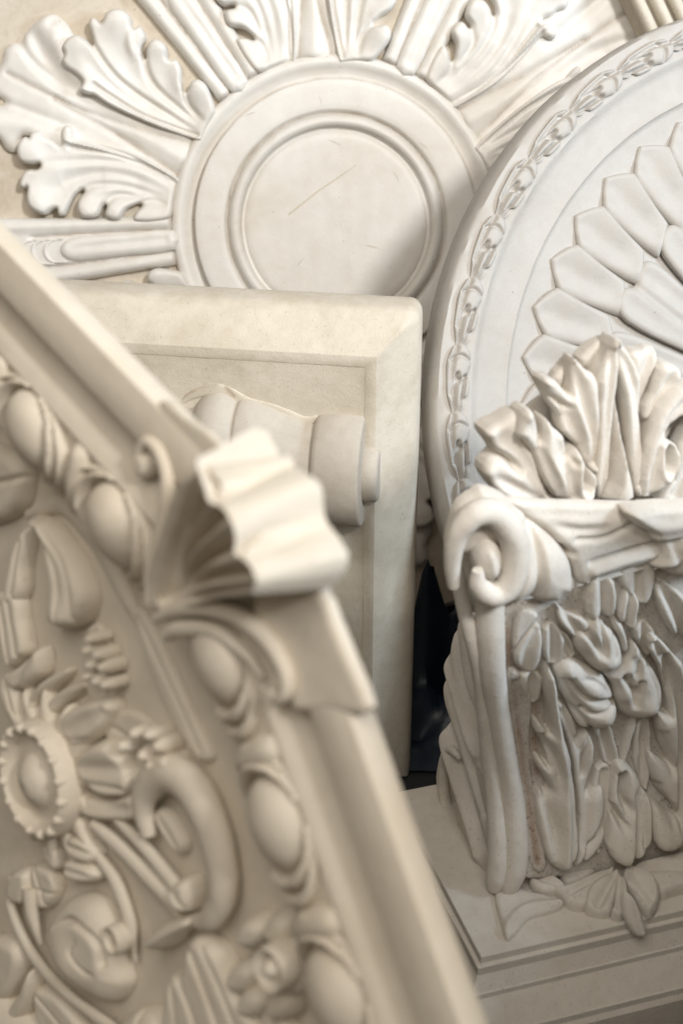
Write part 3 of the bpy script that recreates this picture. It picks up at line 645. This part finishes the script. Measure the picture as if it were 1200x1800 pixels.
patch('corner_plate', PA, [(452,1042),(508,1040),(565,1034),(590,1090),(622,1165),(652,1244),(622,1256),(575,1246),(520,1250),(512,1204),(492,1144),(452,1090)], 24, 12, 'ivory', pan, base=-22, edge=0.5, dx=4, smooth=3, k=2)
patch('corner_plate', PA, [(286,704),(330,736),(392,784),(355,818),(318,840),(302,800)], 18, 6, 'ivory', pan, base=-22, edge=0.9, dx=4, smooth=3, k=2)

# ================================================================== carved console bracket
BY = R(17)
ex = np.array([math.cos(BY), math.sin(BY), 0]); bN = np.array([math.sin(BY), -math.cos(BY), 0]); ey = -bN
A0 = at((844, 1685), 1.05); ZT = A0[2]                    # near corner of the plinth top
fP = at((900, 1300), 1.085); fP = fP - np.array([0, 0, fP[2] - ZT])
def gfront(u, v): return 0.034 * np.exp(-(np.maximum(v, 0) / 0.055) ** 2) + 0.014 / (1 + np.exp(-(v - 0.19) / 0.02))
FS = Surf(fP, bN, gfront); fs = FS.s
m_ = FS.matrix()
brk = thing('console_bracket', m_, 'carved console bracket with scrolls, rosebuds and an acanthus crest on a stepped base', 'bracket')
# plinth: stepped mouldings, mitred round the corner
PL = Surf(A0, (0, 0, 1), up=ey)                            # u along the front, v back, n up
pw, pd = 0.30, 0.20
base_poly = [(0, 0), (pw, 0), (pw, pd), (0, pd)]
H0 = ZT
ring_sweep('plinth_moulding', PL, base_poly, [(-0.034, -H0 + 0.0008), (-0.034, -H0 + 0.012), (-0.0335, -0.0560), (-0.0315, -0.0535), (-0.0305, -0.0525), (-0.0300, -0.0475), (-0.0285, -0.0470), (-0.0120, -0.0300), (-0.0112, -0.0292), (-0.0108, -0.0250), (-0.0095, -0.0242), (-0.0035, -0.0150), (-0.0028, -0.0138), (-0.0026, -0.0072), (-0.0018, -0.0068), (0.0006, -0.0062), (0.0010, -0.0005), (0.0016, 0.0), (0.0110, 0.0), (0.0130, -0.003)], 'stone', brk, sharp=25)
gx, gy = np.meshgrid(np.linspace(0.0108, pw - 0.0108, 60), np.linspace(0.0108, pd - 0.0108, 40)); Q = np.c_[gx.ravel(), gy.ravel()]
I = np.arange(len(Q)).reshape(gx.shape)
build('plinth_top', PL.world(Q, -0.0002 + 0.0001 * np.sin(Q[:,0]*90) * np.sin(Q[:,1]*70)), np.c_[I[:-1,:-1].ravel(), I[:-1,1:].ravel(), I[1:,1:].ravel(), I[1:,:-1].ravel()], 'stone', brk)
# body block behind the carved face
bw0 = FS.uv([(872, 1300)], 0.0)[0][0]; bw1 = bw0 + 0.215
hs = np.linspace(0.0, 0.215, 26)
side = [(0.010 + 0.9 * float(gfront(0, h)) - 0.012, h) for h in hs]
Vb = []
for u_ in (bw0, bw1):
    for d_, h in side: Vb.append(FS.P0 + FS.u * u_ + FS.v * h + FS.n * (d_ - 0.004))
    for d_, h in side[::-1]: Vb.append(FS.P0 + FS.u * u_ + FS.v * h - FS.n * 0.035)
n_ = 2 * len(hs); F = [(i, (i + 1) % n_, n_ + (i + 1) % n_, n_ + i) for i in range(n_)] + [list(range(n_))[::-1], list(range(n_, 2 * n_))]
build('body', Vb, F, 'stone', brk, sharp=35)
def car(name, out, H, r=None, strokes=(), bumps=(), base=0, edge=0.3, k=3, dx=2.2, smooth=1, parent=None, mat='stone', surf=None, **kw):
    return patch(name, surf or FS, out, H, r or max(4, H * 0.6), mat, parent or brk, brk, base=base, edge=edge, strokes=strokes, bumps=bumps, dx=dx, smooth=smooth, k=k, **kw)
# carved face
face = car('carved_face', [(872,1066),(960,1050),(1100,1010),(1260,985),(1260,1520),(1190,1525),(1100,1532),(1000,1540),(930,1545),(915,1540),(922,1480),(915,1400),(900,1300),(888,1220),(876,1140)], 6, 6, k=1, dx=3, smooth=1, base=-2, mat='pitted',
    stains=[([(886,1110),(894,1190),(904,1260),(915,1330),(928,1400),(940,1470),(946,1520)], 12, 0.8), ([(1004,1290),(1014,1350),(1020,1420),(1020,1480)], 10, 1.1), ([(940,1220),(938,1290),(942,1360)], 8, 0.8), ([(975,1190),(985,1250)], 6, 0.5), ([(1130,1330),(1128,1380)], 8, 0.6), ([(1060,1290),(1060,1350)], 6, 0.6), ([(960,1180),(985,1160),(1000,1140)], 12, 0.35)],
    strokes=[([(905,1090),(910,1200),(925,1300),(940,1420)], 12, 4), ([(1140,1060),(1150,1110)], 20, 3)])
L_ = [
 ('leaf', [(950,1102),(940,1100),(925,1115),(912,1132),(904,1150),(908,1170),(920,1180),(935,1178),(947,1160),(951,1132)], 13, [([(940,1108),(925,1140),(918,1175)], 10, 4)], []),
 ('leaf', [(910,1078),(925,1068),(944,1080),(934,1094),(914,1120),(902,1140),(902,1110)], 9, [], []),
 ('leaf', [(980,1066),(995,1078),(1020,1082),(1034,1095),(1025,1110),(1010,1120),(995,1108),(983,1092)], 16, [([(984,1074),(1005,1095),(1015,1112)], 6, 5)], []),
 ('leaf', [(1040,1020),(1060,1014),(1078,1022),(1080,1065),(1072,1084),(1055,1082),(1035,1088),(1028,1058)], 18, [([(1058,1020),(1060,1080)], 8, 7)], []),
 ('leaf', [(1107,1032),(1121,1058),(1118,1078),(1113,1104),(1098,1098),(1085,1086),(1090,1062)], 16, [([(1108,1040),(1100,1095)], 6, 6)], []),
 ('leaf', [(1158,1018),(1180,1032),(1202,1048),(1232,1080),(1236,1130),(1206,1122),(1185,1116),(1165,1086),(1155,1050)], 20, [([(1162,1030),(1185,1070),(1200,1118)], 9, 9)], []),
 ('leaf', [(1145,1116),(1165,1130),(1186,1155),(1202,1182),(1206,1300),(1204,1420),(1200,1470),(1186,1487),(1160,1490),(1146,1474),(1142,1440),(1144,1408),(1168,1424),(1192,1440),(1180,1412),(1156,1390),(1142,1356),(1138,1322),(1158,1334),(1178,1346),(1166,1320),(1156,1290),(1154,1252),(1176,1258),(1168,1210),(1158,1172),(1140,1142)], 26, [([(1172,1150),(1190,1230),(1194,1340),(1196,1450)], 6, 9), ([(1150,1130),(1170,1180),(1180,1260)], 7, 8, 'o'), ([(1158,1290),(1180,1350)], 8, 7), ([(1150,1380),(1180,1440)], 8, 7)], [((1165,1470), 26, 8)]),
 ('leaf', [(962,1170),(955,1198),(958,1225),(963,1252),(966,1286),(955,1278),(943,1266),(941,1284),(955,1310),(961,1343),(948,1332),(944,1346),(960,1372),(966,1388),(958,1396),(946,1390),(944,1422),(958,1495),(974,1525),(1000,1522),(1014,1490),(1012,1440),(1008,1380),(1000,1330),(986,1290),(976,1240),(970,1198)], 24, [([(966,1185),(972,1260),(984,1340),(990,1430),(988,1510)], 9, -6), ([(950,1290),(975,1340),(985,1400)], 6, 5, 'o'), ([(955,1400),(972,1460),(978,1515)], 10, 7), ([(1000,1350),(1004,1440),(998,1510)], 6, 5)], [((975,1500), 24, 7)]),
 ('leaf', [(976,1232),(990,1238),(1006,1260),(1016,1290),(1013,1304),(1030,1284),(1039,1300),(1041,1332),(1030,1396),(1042,1390),(1056,1384),(1059,1420),(1051,1450),(1031,1490),(1012,1522),(1018,1480),(1020,1440),(1015,1390),(1008,1340),(996,1290),(980,1260)], 20, [([(990,1245),(1018,1320),(1028,1400),(1028,1480)], 8, 6), ([(1032,1295),(1024,1360)], 5, 5)], []),
 ('leaf', [(1058,1452),(1059,1475),(1040,1502),(1024,1512),(1026,1492)], 13, [], []),
 ('stem', [(1040,1276),(1068,1270),(1078,1300),(1086,1332),(1074,1348),(1060,1338),(1052,1300)], 15, [([(1056,1280),(1072,1340)], 7, 6)], []),
 ('stem', [(1108,1258),(1118,1262),(1108,1300),(1096,1338),(1088,1342),(1092,1310)], 12, [], []),
 ('leaf', [(1085,1340),(1107,1350),(1121,1370),(1123,1394),(1133,1391),(1143,1415),(1143,1470),(1131,1491),(1106,1517),(1080,1512),(1067,1486),(1072,1440),(1075,1380),(1080,1355)], 30, [([(1092,1360),(1090,1395),(1100,1420)], 7, 14), ([(1074,1420),(1092,1446)], 6, 14), ([(1118,1390),(1120,1440),(1110,1505)], 6, 9), ([(1130,1400),(1128,1480)], 5, 6)], [((1105,1490), 26, 8)]),
]
L_ += [('leaf', o_, 11, [(m_l, 6, 5)], []) for o_, m_l in (
 ([(1046,1350),(1070,1345),(1078,1400),(1070,1470),(1050,1502),(1040,1460)], [(1058,1355),(1058,1490)]),
 ([(1118,1275),(1140,1262),(1143,1330),(1136,1390),(1124,1370),(1112,1330)], [(1130,1270),(1128,1380)]),
 ([(1110,1105),(1135,1092),(1152,1120),(1136,1152),(1120,1132)], [(1130,1098),(1130,1145)]),
 ([(954,1105),(975,1097),(991,1125),(986,1160),(962,1166),(952,1140)], [(970,1102),(970,1160)]),
 ([(914,1186),(936,1180),(952,1190),(946,1226),(930,1236),(918,1215)], [(934,1186),(932,1230)]),
 ([(1012,1150),(1000,1120),(985,1112),(978,1140),(990,1160)], [(986,1118),(1004,1150)]),
 ([(1100,1040),(1085,1010),(1100,995),(1140,985),(1150,1010),(1140,1050),(1125,1060)], [(1120,995),(1118,1050)]))]
for nm, o_, H_, st_, bp_ in L_: car(nm, o_, H_ * 1.5, H_ * 0.38, [(q_[0], q_[1] * 1.15, q_[2] * 2.2, *q_[3:]) for q_ in st_], bp_, base=2, roof=0.25, edge=0.58, dx=1.7, k=2)
car('fluting', [(890,1190),(914,1180),(936,1222),(932,1300),(938,1380),(946,1450),(962,1518),(944,1536),(926,1500),(918,1420),(905,1310)], 11, 14, [([(905,1200),(918,1300),(930,1400),(945,1510)], 10, 7)], base=2, mat='pitted', edge=0.1, smooth=2,
    stains=[([(900,1200),(912,1290),(924,1370),(934,1440),(944,1515)], 7, 0.75)])
b1 = car('bud', [(1050,1078),(1065,1102),(1080,1114),(1091,1140),(1093,1163),(1078,1176),(1062,1183),(1040,1173),(1025,1155),(1012,1138),(1012,1118),(1022,1108),(1035,1092)], 34, 26, [([(1028,1106),(1044,1130),(1054,1152)], 5, 13, 'o'), ([(1054,1088),(1058,1120),(1058,1152)], 4, 12, 'o'), ([(1078,1118),(1076,1150)], 4, 6)], [((1060,1160), 20, 10)], base=2)
car('bud_petal', [(1072,1078),(1086,1090),(1096,1104),(1102,1138),(1093,1146),(1086,1120),(1078,1106)], 20, 8, parent=b1, base=2)
car('bud', [(978,1180),(1000,1162),(1025,1170),(1055,1185),(1072,1205),(1083,1235),(1081,1260),(1066,1276),(1042,1281),(1020,1279),(1008,1260),(1000,1240),(985,1215)], 40, 34, [([(1000,1190),(1018,1214),(1040,1224),(1062,1228),(1082,1230)], 4.5, 13), ([(1018,1186),(1044,1196),(1066,1216)], 4, 7, 'io'), ([(1018,1238),(1040,1246),(1078,1234)], 3.5, 10), ([(1004,1240),(1022,1258),(1040,1281)], 3.5, 10), ([(990,1190),(1006,1222),(1020,1240)], 4, 7)], [((1060,1256), 22, 10), ((1040,1208), 16, 6)], base=2)
car('bud', [(1117,1133),(1132,1155),(1150,1180),(1162,1205),(1161,1230),(1151,1250),(1131,1262),(1110,1263),(1090,1253),(1082,1233),(1075,1205),(1064,1188),(1080,1176),(1095,1166),(1107,1152)], 36, 30, [([(1116,1150),(1118,1175),(1112,1200)], 9, 14, 'io'), ([(1096,1186),(1112,1214),(1112,1240)], 6, 22, 'o'), ([(1122,1196),(1116,1222)], 5, 14, 'o'), ([(1136,1170),(1148,1205),(1150,1235)], 4, 7)], [((1140,1238), 22, 10), ((1088,1220), 18, 6)], base=2)
# edge beads running down to the foot
def bead(P, rad, fwd, name='edge_bead'):
    X = path(FS, P, fwd, 8); rr_ = np.interp(np.linspace(0, 1, len(X)), np.linspace(0, 1, len(rad)), rad) * fs
    return tube(name, X, rr_, 'stone', brk, n=FS.n, seg=18)
bead([(862,1050),(860,1100),(863,1170),(872,1240),(884,1310),(896,1380),(903,1440),(906,1495),(902,1535),(893,1558),(884,1568),(878,1570)], [22, 24, 23, 21, 20, 20, 21, 22, 21, 17, 10, 2], 2)
bead([(812,958),(805,985),(806,1020),(814,1062),(826,1115),(842,1180),(850,1240),(858,1310),(868,1390),(874,1450),(875,1510),(872,1545),(868,1562),(866,1570)], [8, 10, 11, 12, 12, 13, 14, 15, 17, 18, 19, 18, 12, 2], -6)
# left side: a scroll with a leaf laid along it, on the side plane
sdP = FS.world(np.array([[bw0 + 0.002, 0.1]]), 0.0)[0]
SD = Surf(sdP, -ex)
sd_out = [(812,1085),(830,1085),(842,1180),(856,1300),(872,1400),(880,1500),(876,1562),(862,1572),(837,1555),(818,1523),(802,1488),(788,1441),(780,1399),(776,1352),(783,1314),(793,1272),(790,1225),(789,1195),(800,1150),(804,1110)]
sd = car('side_scroll', sd_out, 52, 30, [([(812,1100),(826,1190),(850,1290),(862,1380)], 14, 26), ([(792,1160),(815,1240),(840,1330),(862,1420)], 15, 34), ([(790,1235),(812,1300),(838,1390),(864,1480)], 15, 34), ([(806,1370),(806,1420),(822,1490),(850,1545)], 20, 40), ([(800,1150),(822,1230),(850,1320)], 12, -10), ([(796,1290),(812,1350),(836,1420),(860,1500)], 14, -12)], base=-34, edge=0.45, surf=SD, dx=2.0, k=3, smooth=2)
rim = path(SD, [(806,1330),(790,1318),(780,1345),(781,1398),(790,1443),(804,1488),(820,1522),(840,1552),(862,1568)], 16, 8)
tube('scroll_rim', rim, np.interp(np.linspace(0, 1, len(rim)), [0, .1, .5, 1], [5, 9, 13, 11]) * fs, 'stone', sd, brk, n=SD.n)
# --- crest
CS = Surf(FS.P0 + FS.n * 0.012, bN + np.array([0, 0, 0.10]))
def crest(name, out, H, r=None, strokes=(), bumps=(), base=0, parent=None, **kw):
    kw = dict(dict(roof=0.8, dx=1.7, edge=0.4, k=1, smooth=1), **kw)
    return car(name, out, H * 1.3, (r or H * .6) * 1.2, strokes, bumps, base=base, surf=CS, parent=parent, **kw)
core = crest('crest_core', [(858,800),(900,740),(960,690),(1010,660),(1060,620),(1090,620),(1130,640),(1180,660),(1240,690),(1260,800),(1250,890),(1100,892),(900,886),(866,860)], 12, 14, base=-44, k=2, dx=3)
def lobe(out, H, base, hollows, parent=None, name='crest_leaf', **kw):
    kw = dict(dict(k=2, edge=0.6, roof=0.0, smooth=1, bumps=()), **kw); bm = kw.pop('bumps')
    return crest(name, out, H, 11, [(p, w_, d_ * (0.72 if d_ < 22 else 1.0), *o) for p, w_, d_, *o in hollows], bm, base=base, parent=parent, **kw)
lobe([(970,664),(985,644),(1003,624),(1012,640),(1004,690),(988,690)], 22, -24, [([(1004,630),(988,688)], 9, 16)])
lobe([(1016,628),(1046,601),(1075,592),(1072,616),(1048,668),(1030,652)], 26, -24, [([(1066,604),(1034,652)], 13, 20)])
lobe([(1102,620),(1124,614),(1147,609),(1152,632),(1139,664),(1127,702),(1122,738),(1112,700),(1108,660)], 28, -16, [([(1140,616),(1122,670),(1119,730)], 10, 16)])
lobe([(1151,644),(1169,635),(1186,644),(1190,660),(1179,679),(1158,710),(1127,738),(1130,712),(1140,690)], 32, -12, [([(1176,652),(1150,700),(1132,732)], 8, 14, 'o')], bumps=[((1180,650), 14, 8)])
lobe([(844,752),(874,736),(904,721),(914,745),(917,767),(938,798),(953,841),(966,869),(980,879),(930,884),(892,880),(861,855),(844,826),(852,806),(866,793),(852,772)], 34, -14,
     [([(858,760),(892,772),(926,820),(958,872)], 13, 15, 'i'), ([(858,792),(884,802),(916,832)], 6, 24, 'o'), ([(854,828),(900,852),(948,877)], 9, 13, 'i')], bumps=[((848,752), 20, 10), ((848,826), 18, 8)])
c3 = lobe([(946,666),(960,662),(972,666),(986,682),(1000,692),(1001,650),(1004,628),(1016,638),(1027,650),(1047,669),(1050,770),(1048,834),(1024,808),(1012,782),(984,756),(981,730),(966,709)], 36, -8,
     [([(956,670),(982,708),(1006,756),(1034,812)], 9, 17, 'i'), ([(1006,640),(1018,692),(1034,750),(1046,810)], 8, 19), ([(1000,692),(1012,730),(1030,772)], 4, -9, 'io'), ([(962,694),(984,708),(1000,716)], 4, 16, 'o')], bumps=[((950,668), 16, 8), ((1008,634), 16, 8)])
c2 = lobe([(912,722),(926,716),(938,736),(947,772),(951,744),(955,732),(970,750),(986,764),(994,796),(1009,785),(1022,808),(1044,836),(1041,860),(1028,879),(998,883),(975,873),(953,836),(935,793),(915,771),(903,760)], 42, -2,
     [([(922,730),(944,786),(972,850),(990,878)], 11, 20, 'i'), ([(962,746),(986,806),(1004,868)], 9, 16, 'i'), ([(994,796),(1008,816)], 5, 18, 'o'), ([(948,772),(966,810),(986,850)], 4, -7, 'io'), ([(1029,826),(1028,852)], 9, 44), ([(1010,800),(1012,850),(1026,874),(1042,852),(1036,826)], 5, -8)], bumps=[((918,722), 12, 8)])
lobe([(1075,592),(1083,640),(1076,700),(1070,780),(1066,840),(1052,880),(1044,850),(1050,770),(1049,700),(1046,668),(1060,630)], 40, -6, [([(1070,616),(1062,700),(1060,780),(1054,870)], 8, 17)], bumps=[((1075,598), 18, 10)])
lobe([(1075,592),(1090,604),(1102,619),(1121,662),(1121,724),(1127,801),(1123,874),(1112,850),(1104,780),(1093,700),(1082,650)], 40, -6, [([(1084,612),(1108,680),(1114,760),(1119,850)], 9, 18)], bumps=[((1080,598), 18, 8)])
lobe([(1079,655),(1086,700),(1096,760),(1110,815),(1121,873),(1100,884),(1077,890),(1050,881),(1062,845),(1068,790),(1073,720)], 44, -8, [([(1079,670),(1083,760),(1088,888)], 14, -10)], roof=0.9, edge=0.2)
c9 = lobe([(1184,679),(1215,672),(1242,700),(1236,732),(1204,722),(1174,744),(1166,770),(1186,780),(1191,810),(1176,836),(1150,863),(1125,873),(1127,800),(1136,760),(1152,716)], 42, -4, [([(1208,688),(1166,738),(1146,800),(1136,864)], 9, 18), ([(1180,700),(1152,756),(1134,830)], 4, -7, 'io'), ([(1172,790),(1171,818)], 9, 44), ([(1156,780),(1154,820),(1168,840),(1186,818)], 5, -8)], bumps=[((1220,684), 20, 8)])
lobe([(1190,780),(1215,740),(1250,720),(1280,780),(1275,860),(1200,884),(1150,876),(1178,840)], 30, -12, [([(1260,740),(1215,800),(1180,866)], 11, 16)])
# --- band and volutes below the crest
VS = Surf(FS.P0 + FS.n * 0.030, bN)
car('scroll_band', [(890,880),(960,884),(1123,888),(1180,888),(1260,892),(1260,932),(1200,945),(1161,955),(1156,992),(1095,1013),(1032,1028),(1012,1022),(1000,985),(969,944),(920,906)], 26, 16,
    [([(1040,1000),(1095,982),(1156,966)], 9, -7), ([(1034,984),(1090,966),(1150,948)], 4, 11), ([(1036,1016),(1095,1000),(1156,984)], 4, 9), ([(960,915),(1010,928),(1070,922)], 8, 6, 'io'), ([(900,892),(1000,900),(1110,898)], 10, 5), ([(985,962),(1000,972)], 6, 18), ([(1010,945),(1060,940),(1110,915)], 5, 6)], surf=VS, base=-40)
vol = car('volute', [(794,978),(801,930),(815,896),(839,878),(857,868),(892,880),(920,904),(969,943),(1004,983),(1015,1014),(1012,1046),(994,1054),(990,1064),(955,1066),(934,1058),(902,1067),(871,1070),(850,1061),(832,1040),(822,1006),(812,985)], 58, 56,
    [([(930,925),(942,975),(942,1030),(930,1058)], 8, 16), ([(900,915),(915,960),(918,1010),(905,1050)], 6, -4)],
    [((862,980), 46, -16), ((985,1020), 34, -10)], surf=VS, base=-40, edge=0.12, smooth=3)
vp = catmull(VS.uv([(804,1040),(799,990),(806,938),(834,902),(870,904),(900,940),(907,990),(894,1034),(866,1048),(842,1030),(838,1000)], 0.010), False, 8)
vt = np.linspace(0, 1, len(vp)); vh = 0.002 + 0.009 * np.clip(vt * 4, 0, 1) - 0.004 * np.clip((vt - .3) / .4, 0, 1) + 0.004 * np.clip((vt - .75) / .25, 0, 1)
tube('volute_coil', VS.world(vp, vh), np.interp(vt, [0, .1, .3, .5, .7, .85, 1], [9, 13, 20, 22, 21, 18, 8]) * fs, 'stone', vol, brk, n=VS.n, seg=16)
car('volute_knob', arc(862, 988, 27, 38, 0, 330, 12), 40, 36, surf=VS, base=-4, edge=0.05, parent=vol, smooth=2)
car('curl_leaf', [(1095,901),(1112,892),(1180,886),(1260,890),(1260,926),(1195,946),(1150,951),(1140,936),(1118,926)], 34, 12, [([(1110,905),(1160,922),(1230,905)], 12, -6), ([(1100,908),(1145,938)], 5, 8)], surf=VS, base=-24)
car('volute', [(1160,952),(1176,936),(1202,925),(1262,930),(1276,980),(1242,1016),(1192,1018),(1165,1011),(1141,998),(1155,976)], 60, 46, [([(1180,950),(1190,985),(1170,1008)], 10, 10)], surf=VS, base=-40, edge=0.12, smooth=3)
# --- leaves spilling over the plinth
PT = Surf(A0, (0, 0, 1), up=ey)
for o_, H_, st_, bs_ in [
    ([(1085,1528),(1060,1543),(1036,1560),(1027,1588),(1036,1600),(1070,1603),(1080,1580),(1086,1548)], 18, [([(1080,1540),(1050,1595)], 9, 7)], 0),
    ([(1084,1530),(1082,1560),(1078,1590),(1074,1604),(1096,1606),(1104,1580),(1098,1545)], 20, [([(1090,1535),(1086,1600)], 6, 6)], 0),
    ([(1080,1524),(1050,1533),(1000,1556),(972,1562),(985,1574),(1000,1590),(1030,1592),(1040,1562),(1066,1544)], 15, [([(1070,1532),(1000,1572)], 6, 6)], 0),
    ([(935,1535),(965,1538),(992,1556),(985,1566),(950,1566),(930,1552)], 14, [([(940,1545),(985,1560)], 5, 5)], 0),
    ([(985,1535),(1020,1520),(1050,1524),(1020,1548),(995,1552)], 12, [], 0),
    ([(1095,1530),(1130,1530),(1152,1550),(1158,1582),(1142,1602),(1122,1588),(1108,1560)], 22, [([(1100,1538),(1135,1590)], 6, 8)], 0),
    ([(1105,1526),(1180,1505),(1260,1495),(1260,1550),(1195,1562),(1162,1572),(1146,1550)], 18, [([(1110,1530),(1200,1530),(1250,1540)], 9, 8)], 0),
    ([(870,1570),(900,1560),(930,1568),(960,1574),(990,1590),(960,1604),(930,1612),(905,1640),(890,1650),(880,1620)], 8, [([(885,1640),(920,1600),(985,1590)], 9, -4)], 0)]:
    car('leaf', o_, H_ * 1.5, 8, [(q_[0], q_[1], q_[2] * 1.8) for q_ in st_], surf=PT, base=bs_, edge=0.45)
tipn = Surf(PL.world(np.array([[0, -0.006]]), 0.0)[0], bN + np.array([0, 0, 0.6]))
car('leaf', [(1100,1566),(1116,1588),(1128,1612),(1137,1632),(1128,1648),(1112,1640),(1098,1612),(1094,1584)], 16, 7, [([(1108,1575),(1126,1640)], 5, -8)], surf=tipn, base=-6)

# ================================================================== bits at the back
flu_P = at((1168, 2), 1.42)
FL = Surf(flu_P, cam_vec((-0.1, -0.25, 0.96)), up=cam_vec((-0.45, 0.9, 0)))
flu = thing('fluted_moulding', FL.matrix(), 'cream fluted moulding fragment showing above the rim of the marble disc, top right corner', 'moulding')
def bar(name, x0, x1, y0, y1, h0, h1, parent, root, surf, mat, n=8):
    V = []; F = []
    for y in (y0, y1):
        for t in np.linspace(0, math.pi, n): V.append(((x0 + x1) / 2 - (x1 - x0) / 2 * math.cos(t), y, h0 + (h1 - h0) * math.sin(t)))
    V = np.array(V)
    for i in range(n - 1): F.append((i, i + 1, n + i + 1, n + i))
    F += [list(range(n))[::-1], [n + i for i in range(n)], (0, n, 2 * n - 1, n - 1)]
    return build(name, surf.world(V[:, :2], V[:, 2]), F, mat, parent, root, sharp=50)
for i in range(4): bar('flute', -0.030 + i * 0.016, -0.017 + i * 0.016, -0.10, 0.12, 0.0, 0.008, flu, flu, FL, 'cream')
bar('backing', -0.036, 0.040, -0.10, 0.12, -0.03, 0.001, flu, flu, FL, 'cream', n=4)
# crumpled dark blue film, heaped high and blackened to stand for the gap's shadow
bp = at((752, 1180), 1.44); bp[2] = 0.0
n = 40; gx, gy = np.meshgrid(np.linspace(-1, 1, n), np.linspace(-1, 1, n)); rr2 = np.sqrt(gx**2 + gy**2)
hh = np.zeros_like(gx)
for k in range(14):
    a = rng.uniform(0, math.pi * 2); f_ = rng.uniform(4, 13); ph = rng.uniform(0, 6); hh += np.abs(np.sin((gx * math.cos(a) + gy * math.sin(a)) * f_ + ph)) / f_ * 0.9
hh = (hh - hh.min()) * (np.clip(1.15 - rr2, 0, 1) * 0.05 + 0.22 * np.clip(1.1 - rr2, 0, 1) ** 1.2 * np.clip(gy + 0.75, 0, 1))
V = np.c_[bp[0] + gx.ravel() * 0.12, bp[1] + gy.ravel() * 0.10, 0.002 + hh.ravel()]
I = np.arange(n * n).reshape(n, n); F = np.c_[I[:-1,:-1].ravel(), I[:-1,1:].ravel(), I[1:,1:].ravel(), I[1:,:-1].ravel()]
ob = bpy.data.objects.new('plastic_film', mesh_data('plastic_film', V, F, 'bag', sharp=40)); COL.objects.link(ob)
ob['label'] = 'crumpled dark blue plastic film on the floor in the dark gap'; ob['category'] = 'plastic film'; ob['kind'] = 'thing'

# unseen plain block, added beyond the right edge to shade the bracket foot
blk = box_mesh('shade_block', (0.0, 0.0, 0.0), (0.36, 0.20, 0.585), 'cream')
blk.location = (0.232, 0.50, 0.0); blk.rotation_euler = (0, 0, R(-12))
bv = blk.modifiers.new('edge', 'BEVEL'); bv.width = 0.004; bv.segments = 3
blk['label'] = 'unseen tall block added to shade the bracket, nearer the camera, beyond the right edge of the view'; blk['category'] = 'block'; blk['kind'] = 'thing'

lb = box_mesh('shade_block', (0.0, 0.0, 0.0), (0.16, 0.34, 0.40), 'cream')  # second unseen block, added to keep the side light off the plinth
lb.location = (0.475, 0.66, 0.0); lb.rotation_euler = (0, 0, R(-6))
bv = lb.modifiers.new('edge', 'BEVEL'); bv.width = 0.004; bv.segments = 3
lb['label'] = 'unseen low block added to shade the bracket base, beyond the right edge of the view'; lb['category'] = 'block'; lb['kind'] = 'thing'
